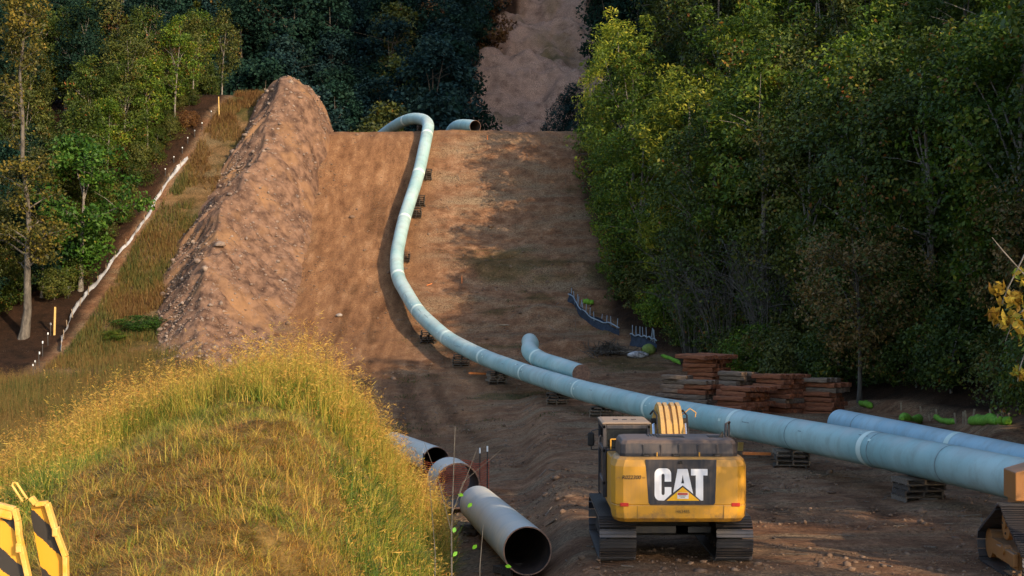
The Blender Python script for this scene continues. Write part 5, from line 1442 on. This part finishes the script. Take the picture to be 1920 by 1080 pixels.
def build_striped():
    Y = 17.0
    base = P(30, 1080, Y); zb = float(ztop(base.x, Y))
    t = thing('striped_lift_arm', 'yellow machine arm with black hazard stripes standing at bottom left corner', 'machine', (base.x, Y, zb))
    o = Vector((base.x, Y, zb))
    def loc(px, py, dy=0.0): v = P(px, py, Y); return (v.x - o.x, v.z - o.z)
    plates = [([(44, 938), (54, 951), (75, 949), (89, 996), (110, 1051), (112, 1080), (112, 1180), (66, 1180), (62, 1080), (42, 975)], .30),
              ([(-40, 935), (0, 942), (36, 951), (42, 973), (44, 1000), (60, 1080), (66, 1180), (-60, 1180), (-60, 960)], -.12)]
    for poly, dy in plates:
        q = [loc(*v) for v in poly]
        q = q[:]                                             # lower points reach the ground
        q = [(x, max(z, -.05)) for x, z in q]
        mb = MB(); mb.prism(q, dy, dy + .03); pl = obj('striped_plate', mb, M['stripe'], t)
        fl = MB()
        if dy > 0: edge = [(44, 938), (54, 951), (75, 949), (89, 996), (110, 1051), (112, 1180)]
        else: edge = [(-40, 935), (0, 942), (36, 951), (42, 973), (44, 1000), (62, 1080), (66, 1180)]
        e = [loc(*v) for v in edge]
        for a, b_ in zip(e, e[1:]): fl.beam((a[0], dy - .03, a[1]), (b_[0], dy - .03, b_[1]), .10, .05)
        obj('flange', fl, M['yellow_edge'], pl, .006)
        for (px, py) in (((92, 1003),) if dy > 0 else ((46, 1022),)):
            a = loc(px, py); kb = MB(); kb.box((a[0], dy - .04, a[1]), (.06, .12, .10)); obj('hinge_block', kb, M['yellow_edge'], pl, .01)
    bar = MB(); a, b_ = loc(-40, 944), loc(34, 962); bar.beam((a[0], -.16, a[1]), (b_[0], -.16, b_[1]), .06, .12); obj('top_bar', bar, M['yellow_edge'], t, .02)
    lk = MB(); c0, c1 = loc(16, 912), loc(36, 942)
    n = Vector((c1[0] - c0[0], 0, c1[1] - c0[1])).normalized(); s = Vector((n.z, 0, -n.x)) * .028
    p0, p1 = Vector((c0[0], .2, c0[1])), Vector((c1[0], .2, c1[1]))
    lk.tube([p0 + s, p1 + s, p1 - s, p0 - s, p0 - n * .02, p0 + s], .014, 8); obj('lifting_link', lk, M['yellow_edge'], t)
    bs = MB(); a = loc(-60, 1080); bs.box((-.2, .1, .1), (1.2, .9, .2)); obj('base_frame', bs, M['yellow'], t, .03)
build_striped()

# ------------------------------------------------------------------ FENCES, STAKES, SOCKS and small things
M['fabric_white'] = mat('silt_fabric_white', (.28, .29, .33), (.46, .46, .47), 2.5, .85, .4, 8)
M['fabric_black'] = mat('silt_fabric_black', (.012, .018, .032), (.03, .042, .065), 3, .8, .3, 8)
M['fabric_trim'] = mat('fence_trim', (.16, .20, .25), (.25, .29, .33), 4, .8)
M['stake'] = mat('stake_wood', (.22, .15, .09), (.36, .27, .18), 5, .9)
M['lath'] = mat('lath_wood', (.45, .27, .08), (.55, .36, .13), 5, .85)
M['sock'] = mat('sock_green', (.09, .22, .012), (.18, .34, .03), 5, .8, .4, 30)
M['orange_paint'] = mat('orange_paint', (.55, .14, .03), (.68, .22, .06), 6, .7)
M['net'] = mat('safety_net', (.38, .05, .02), (.48, .09, .035), 5, .8)
M['post_black'] = mat('post_black', (.02, .02, .02), (.05, .045, .04), 6, .7)
M['tip_white'] = mat('tip_white', (.68, .68, .68), (.75, .75, .74), 6, .6)

def fabric_strip(pts, h, lean=.0, seed=1, thick=.012):
    """a real strip of cloth: posts line pts (ground), height h with sag and folds"""
    g = np.random.default_rng(seed); Lp = arclen(pts); n = max(6, int(Lp[-1] / .35)); V = []
    rows = 5
    for side in (0, 1):
        for i in range(n + 1):
            p = at_len(pts, Lp, Lp[-1] * i / n); z0 = gz(p.x, p.y)
            for k in range(rows):
                u = k / (rows - 1)
                V.append((p.x + lean * u + .16 * fbm(i * .5, u * 2 + seed, 1.3, 3, seed) + side * thick, p.y + .05 * fbm(i * .45 + 9, u * 2, 1.2, 3, seed) + side * thick, z0 - .05 + (h * u) * (1 + .5 * float(fbm(i * .3, 3.3, 1.6, 3, seed)))))
    V = np.array([[float(c) for c in v] for v in V])
    F1 = grid_faces(n + 1, rows); off = (n + 1) * rows
    F = [F1, F1[:, ::-1] + off]
    top = np.array([[i * rows + rows - 1, (i + 1) * rows + rows - 1, (i + 1) * rows + rows - 1 + off, i * rows + rows - 1 + off] for i in range(n)])
    F.append(top)
    return V, np.concatenate(F)

def stake_mesh(w, h, pointed=True):
    mb = MB(); mb.box((0, 0, h / 2 - .15), (w, w, h + .3)); return mb.mesh('stake')
ST1, ST2 = stake_mesh(.045, 1.15), stake_mesh(.06, .75)

def silt_fence(label, px_pts, h, fm, sm_, n_st, seed, trim=None, stake_h=1.15):
    pts = [hit(*q) for q in px_pts]
    pts = catmull(pts, .4)
    t = thing('silt_fence', label, 'silt fence', pts[0]); off = np.array(list(pts[0]))
    V, F = fabric_strip(pts, h, 0, seed)
    link('fabric', arr_mesh('fabric', V - off, F, None, True), fm, t)
    if trim:
        mb = MB(); Lp = arclen(pts)
        qs = [at_len(pts, Lp, Lp[-1] * k / 30) for k in range(31)]
        mb.tube([Vector((q.x - .03, q.y - .06, gz(q.x, q.y) + h * (.98 + .06 * math.sin(k)))) - pts[0] for k, q in enumerate(qs)], .05, 6)
        obj('top_hem', mb, trim, t)
    Lp = arclen(pts); me = stake_mesh(.045, stake_h)
    for k in range(n_st):
        q = at_len(pts, Lp, Lp[-1] * (k + .3) / n_st)
        link('stake', me, sm_, t, Vector((q.x + .05, q.y + .08, gz(q.x, q.y))) - pts[0], (random.gauss(0, .07), random.gauss(0, .07), random.uniform(0, 3)))
    return t
silt_fence('long white silt fence climbing the slope between verge and left trees', [(112, 662), (124, 618), (150, 572), (185, 530), (212, 490), (240, 458), (262, 430), (285, 395), (318, 340), (352, 300)], .44, M['fabric_white'], M['stake'], 16, 5, None, .7)
silt_fence('dark upper silt fence curving along the foot of the right wood', [(1066, 566), (1076, 572), (1084, 588), (1104, 606), (1132, 620), (1162, 630)], .62, M['fabric_black'], M['fabric_trim'], 13, 6, M['fabric_trim'])
silt_fence('dark lower silt fence above the white tarp', [(1182, 648), (1205, 652), (1232, 660)], .85, M['fabric_black'], M['fabric_trim'], 8, 8, M['fabric_trim'], 1.5)

def sock(label, a, b, r, seed):
    p0, p1 = hit(*a), hit(*b); g = np.random.default_rng(seed)
    pts, rr = [], []
    for k in range(10):
        q = p0.lerp(p1, k / 9); rk = r * (.35 if k in (0, 9) else g.uniform(.8, 1.12))
        pts.append(Vector((q.x, q.y + .05 * g.normal(), gz(q.x, q.y) + rk * .8))); rr.append(rk)
    mb = MB(); mb.tube([p - pts[0] for p in pts], rr, 12)
    tag(obj('filter_sock', mb, M['sock'], None, loc=pts[0]), label, 'filter sock', 'green filter socks')
sock('bright green filter sock with a knotted end right of the mats', (1692, 788), (1726, 792), .24, 1)
sock('long bright green filter sock below the stakes at far right', (1818, 795), (1868, 796), .24, 2)
sock('short bright green filter sock at the far right end', (1866, 795), (1895, 797), .20, 3)
sock('pale green filter sock between the two bright ones', (1752, 783), (1792, 794), .15, 4)
sock('small green filter sock just right of the mat stacks', (1612, 762), (1634, 766), .17, 5)
sock('thin green filter sock left of the tallest mat stack', (1240, 668), (1276, 684), .14, 6)
sock('small green filter sock behind the upper dark silt fence', (1094, 570), (1112, 571), .22, 7)
sx = ['leftmost', 'second from left', 'third from left', 'fourth from left', 'fifth from left', 'sixth from left', 'seventh from left', 'eighth from left', 'ninth from left', 'tenth from left', 'eleventh from left', 'twelfth from left']
for i, (px, py, hpx) in enumerate(((1690, 770, 14), (1727, 772, 10), (1744, 790, 10), (1757, 786, 18), (1792, 794, 20), (1806, 794, 22), (1812, 796, 26), (1823, 795, 28), (1858, 793, 26), (1872, 796, 20), (1878, 796, 26), (1891, 794, 20))):
    p = hit(px, py); h = hpx * p.y / F_PX
    mb = MB(); mb.box((0, 0, h / 2 - .1), (.075, .05, h + .2)); o = obj('wooden_stake', mb, M['stake'], None, loc=p, rot=(0, random.gauss(0, .1), 0))
    tag(o, f'short wooden stake beside the green socks, {sx[i]} of the row', 'stake', 'wooden stakes by the right wood')
def post(name, label, px, py, hpx, w, m, cat, group=None, tip=None):
    p = hit(px, py); h = hpx * p.y / F_PX
    t = thing(name, label, cat, p, 0, group)
    mb = MB(); mb.box((0, 0, h / 2 - .15), (w, w, h + .3)); obj('shaft', mb, m, t, loc=(0, 0, 0), rot=(random.gauss(0, .03), random.gauss(0, .03), .3))
    if tip:
        mb = MB(); mb.box((0, 0, h * .93), (w * 1.5, w * 1.5, h * .16)); obj('tip', mb, tip, t)
    return t
post('wooden_post', 'yellow wooden post standing near the lower end of the white silt fence', 102, 628, 52, .14, M['lath'], 'post')
post('wooden_post', 'yellow wooden post at the top of the left fence line', 411, 222, 40, .09, M['lath'], 'post')
post('wooden_post', 'slim wooden post on the grassy hump behind the berm top', 497, 182, 16, .07, M['stake'], 'post')
for i, (px, py, h) in enumerate(((62, 705, 22), (66, 698, 22), (74, 690, 30), (80, 668, 28), (90, 648, 24), (95, 630, 24), (128, 560, 22), (142, 540, 18), (185, 478, 18), (310, 330, 14), (326, 306, 12), (342, 288, 12), (352, 270, 12), (365, 258, 14), (379, 244, 14), (396, 222, 14))):
    post('fence_post', f'black wire fence post with white tip left of the silt fence, {"near" if py > 600 else "middle" if py > 400 else "upper"} group', px, py, h, .05, M['post_black'], 'post', 'white tipped fence posts', M['tip_white'])
post('survey_stake', 'orange survey stake in the weeds right of the pipe at the slope foot', 866, 531, 14, .06, M['orange_paint'], 'stake')
post('survey_stake', 'orange survey stake on the crest right of the short pipe', 914, 262, 8, .06, M['orange_paint'], 'stake')
post('marker_post', 'thin marker post with blue white top behind the mat stacks', 1456, 730, 70, .05, M['post_black'], 'post', None, mat('marker_blue', (.16, .24, .42), (.4, .48, .6), 9, .6))
# orange boards
def board(label, a, b, w, m, cat='board', lift=.35):
    p0, p1 = P(*a), P(*b)
    mb = MB(); mb.beam(p0 - p0, p1 - p0, w * 1.3, w); tag(obj('painted_board', mb, m, None, .004, loc=p0), label, cat, 'orange boards')
board('orange painted board sticking out left of the pallet stack by the bent pipe', (880, 699.5, 101.5), (912, 701, 102.5), .13, M['orange_paint'])
board('orange painted board pointing left from the pallets right of the excavator', (1394, 850, 54.5), (1444, 851, 54.9), .10, M['orange_paint'])
p0 = hit(800, 538); mb = MB(); mb.beam((0, 0, .1), (.4, .1, .25), .12, .06); tag(obj('painted_board', mb, M['orange_paint'], None, loc=p0), 'small orange board lying right of the pipe at the slope foot', 'board', 'orange boards')
mb = MB(); mb.prism([(-.10, 0), (.10, .02), (.12, .34), (-.08, .34)], -.06, .06); p0 = hit(1388, 846); tag(obj('wood_block', mb, M['lath'], None, .01, loc=p0), 'pale wooden block standing under the pipeline behind the excavator', 'block')

# brush pile, tarp and bag
def brush_pile():
    g = np.random.default_rng(5); c = hit(1142, 664); mb = MB()
    for k in range(260):
        a = g.uniform(0, 6.28); r = abs(g.normal(0, .75)); p = Vector((math.cos(a) * r * 1.5, math.sin(a) * r * .8, max(.02, .75 - r * .5) * g.uniform(.1, 1)))
        d = Vector((g.normal(), g.normal(), g.normal() * .35)).normalized() * g.uniform(.3, .9)
        mb.tube([p - d, p + Vector((0, 0, .06)), p + d], [.03, .025, .01], 4, False)
    mb2 = MB(); t = thing('brush_pile', 'tangled pile of dark roots and branches below the dark silt fence', 'brush pile', c)
    obj('branches', mb, M['bark_dark'], t)
    for k in range(4):
        mb = MB(); x = -1.1 + .7 * k; mb.tube([(x, -.5, .1), (x + .5, -.6, .22), (x + 1.0, -.5, .12)], [.05, .04, .02], 6); obj('pale_stick', mb, M['bark'], t)
brush_pile()
def blob(name, label, cat, px, py, dims, m, seed, rotz=0, group=None):
    g = np.random.default_rng(seed); p = hit(px, py); n, k = 14, 18; V = []
    for i in range(n):
        u = i / (n - 1); w = math.sin(math.pi * min(max(u, .04), .96)) ** .55
        for j in range(k):
            a = 2 * math.pi * j / k; f = 1 + .25 * float(fbm(u * 5 + math.cos(a) * 1.5, math.sin(a) * 1.5 + seed, 1.0, 3, seed))
            V.append(((u - .5) * dims[0], math.cos(a) * dims[1] / 2 * w * f, dims[2] * .42 + math.sin(a) * dims[2] / 2 * w * f))
    i = np.arange(n - 1)[:, None] * k; j = np.arange(k)[None, :]; j2 = (j + 1) % k
    F = np.stack([i + j, i + j2, i + k + j2, i + k + j], -1).reshape(-1, 4)
    o = link(name, arr_mesh(name, np.array(V), F, None, True), m, None, p, (0, 0, rotz))
    tag(o, label, cat, group)
blob('crumpled_tarp', 'crumpled white and grey tarp lying below the dark silt fence', 'tarp', 1196, 671, (1.7, .5, .5), mat('tarp', (.16, .15, .15), (.62, .60, .62), 3.5, .8, .8, 9), 3, .5)
blob('green_sack', 'olive green filled sack behind the crumpled tarp', 'sack', 1216, 665, (1.1, .8, .8), mat('sack_green', (.10, .14, .03), (.18, .22, .05), 4, .85, .5, 12), 4, .4)
blob('boulder', 'pale grey boulder on the right edge of the grass mound', 'boulder', 632, 735, (.9, .7, .6), M['rock'], 9)
blob('pale_rock', 'small pale rock on the lane beside the spoil berm', 'rock', 636, 594, (.5, .4, .3), M['rock'], 10)
blob('plank_debris', 'pale piece of wood lying on the soil right of the pipe', 'debris', 945, 611, (.8, .25, .12), M['stake'], 12)

# orange safety net round the pipe ends
def safety_net(label, cols, h, seed, stakes):
    """cols: ground points of the net line"""
    pts = [Vector(c) for c in cols]; L = arclen(pts); o = pts[0]
    t = thing('safety_fence', label, 'safety fence', o, 0, 'orange safety fences')
    mb = MB(); nx = int(L[-1] / .075); nz = int(h / .075)
    def q(i, k):
        p = at_len(pts, L, L[-1] * i / nx); sag = .12 * math.sin(math.pi * i / nx) * (k / nz)
        return Vector((p.x, p.y + .03 * math.sin(i * .9), gz(p.x, p.y) + .05 + h * k / nz - sag)) - o
    for k in range(nz + 1):
        for i in range(nx): mb.beam(q(i, k), q(i + 1, k), .006, .022)
    for i in range(nx + 1):
        for k in range(nz): mb.beam(q(i, k), q(i, k + 1), .022 if i % 8 else .03, .006)
    obj('net', mb, M['net'], t)
    for s in stakes:
        p = at_len(pts, L, L[-1] * s); p.z = gz(p.x, p.y)
        a = MB(); a.tube([(0, 0, -.2), (0, 0, h + .35)], .022, 8); so = obj('stake', a, M['post_black'], t, loc=p - o)
        b_ = MB(); b_.tube([(0, 0, h + .30), (0, 0, h + .48)], .03, 8); obj('stake_tip', b_, M['tip_white'], so)
def gp(px, Y): x = (px - 960) * Y / F_PX; return Vector((x, Y, gz(x, Y)))
safety_net('orange safety net with white tipped stakes right of the wide pipe ring', [gp(838, 55.5), gp(880, 54.5), gp(917, 52.5)], 1.25, 1, (.72, .95))
safety_net('orange safety net in front of the furthest weathered pipe, left of the ring', [gp(790, 55), gp(812, 55), gp(838, 55.4)], 1.35, 2, (.08,))

# sapling with few leaves close to the camera
def sapling():
    g = np.random.default_rng(12); Y = 15.0
    b = P(846, 1080, Y); zb = float(ztop(b.x, Y)); t = thing('sapling', 'thin leggy sapling with a few green leaves close to the camera', 'sapling', (b.x, Y, zb))
    mb = MB(); o = Vector((b.x, Y, zb)); tips = []
    for (a, c, e, r) in (((850, 1180), (846, 1000), (853, 800), .010), ((812, 1180), (815, 1040), (806, 900), .006), ((898, 1180), (900, 1060), (906, 985), .006), ((846, 1000), (822, 900), (795, 830), .004), ((848, 960), (880, 880), (895, 840), .004), ((849, 960), (868, 905), (945, 840), .004)):
        q = [P(*v, Y) - o + Vector((0, g.normal() * .06, 0)) for v in (a, c, e)]
        if a[1] > 1100: q[0].z = -.1
        mb.tube(q, [r, r * .8, r * .35], 6, False)
    obj('stem', mb, LM['twig'], t)
    lv = MB()
    for k, (px, py) in enumerate(((864, 928), (852, 993), (890, 1025), (853, 1040), (881, 947), (953, 1062))):
        c = P(px, py, Y) - o + Vector((0, g.normal() * .05, 0)); a = Vector((g.normal(), g.normal() * .4, g.normal() * .5)).normalized() * .032; s = a.cross(Vector((0, 1, .4))).normalized() * .02
        lf = MB(); lf.add([c - a, c - a * .3 + s, c + a * .4 + s * .8, c + a, c + a * .4 - s * .8, c - a * .3 - s], [(0, 1, 2, 3, 4, 5)]); obj('leaf', lf, LM['bright_leaf'], t)
LM['bright_leaf'] = mat('sapling_leaf', (.06, .20, .012), (.11, .28, .02), 9, .5)
sapling()

# yellow leaved branch reaching in from the right
def yellow_branch():
    g = np.random.default_rng(21); Y = 26.0
    bx, by = 13.2, 25.5; zb = gz(bx, by)
    t = thing('golden_tree', 'golden leaved branch reaching in from a tree beyond the right picture edge', 'tree', (bx, by, zb))
    o = Vector((bx, by, zb)); mb = MB()
    mb.tube([(0, 0, -.3), (.1, 0, 2), (0, .1, 4.5), (.1, 0, 6.2), (.2, .1, 7.6)], [.2, .16, .13, .09, .03], 10)
    cs = []; twl = []
    for (path) in (((2010, 500), (1925, 520), (1880, 470), (1860, 445)), ((2010, 500), (1940, 560), (1900, 600), (1885, 640)), ((2010, 560), (1930, 640), (1912, 690), (1908, 715)), ((2010, 430), (1925, 470), (1890, 540), (1878, 570))):
        q = [P(*v, Y + .5 * (v[0] > 1950)) - o for v in path]; st = Vector((.05, .05, q[0].z - .9)); a, b_ = st, q[1]
        q = [st] + [a.lerp(b_, t) + Vector((g.normal() * .12, g.normal() * .2, .55 * math.sin(math.pi * t) + g.normal() * .06)) for t in (.2, .4, .6, .8)] + q[1:]
        mb.tube(q, [.05, .042, .034, .027, .022, .018, .012, .005], 6, False)
        for w in q[1:5]:
            for r_ in range(2):
                e = w + Vector((g.normal() * .4, g.normal() * .5, g.uniform(-.1, .6))); mb.tube([w, w.lerp(e, .5) + Vector((0, 0, .06)), e], [.012, .008, .003], 4, False); twl.append(list(e))
    obj('trunk', mb, M['bark'], t)
    for (px, py, r) in ((1895, 560, .22), (1905, 590, .25), (1880, 605, .2), (1915, 620, .25), (1900, 560, .15), (1870, 540, .12), (1912, 700, .1), (1918, 520, .2), (1925, 570, .3), (1862, 590, .1), (1935, 640, .3), (1960, 600, .4), (1960, 520, .4)):
        cs.append(list(P(px, py, Y) - o) + [r])
    cs = np.array(cs)
    V, F, h = leaf_cloud(cs[:, :3], cs[:, 3], 20, .19, .5, 23, 0, droop=.9)
    link('leaves', arr_mesh('leaves', V, F, {'rnd': h}), LM['gold'], t)
    C2 = np.array([[g.normal() * 1.3, g.normal() * 1.3, g.uniform(4.5, 7.6)] for k in range(24)])
    C2 = np.concatenate([C2, np.array(twl)])
    V, F, h = leaf_cloud(C2, np.concatenate([np.full(24, .7), np.full(len(twl), .32)]), 26, .17, .5, 24, 0, droop=.6)
    link('crown', arr_mesh('crown', V, F, {'rnd': h}), LM['gold'], t)
yellow_branch()
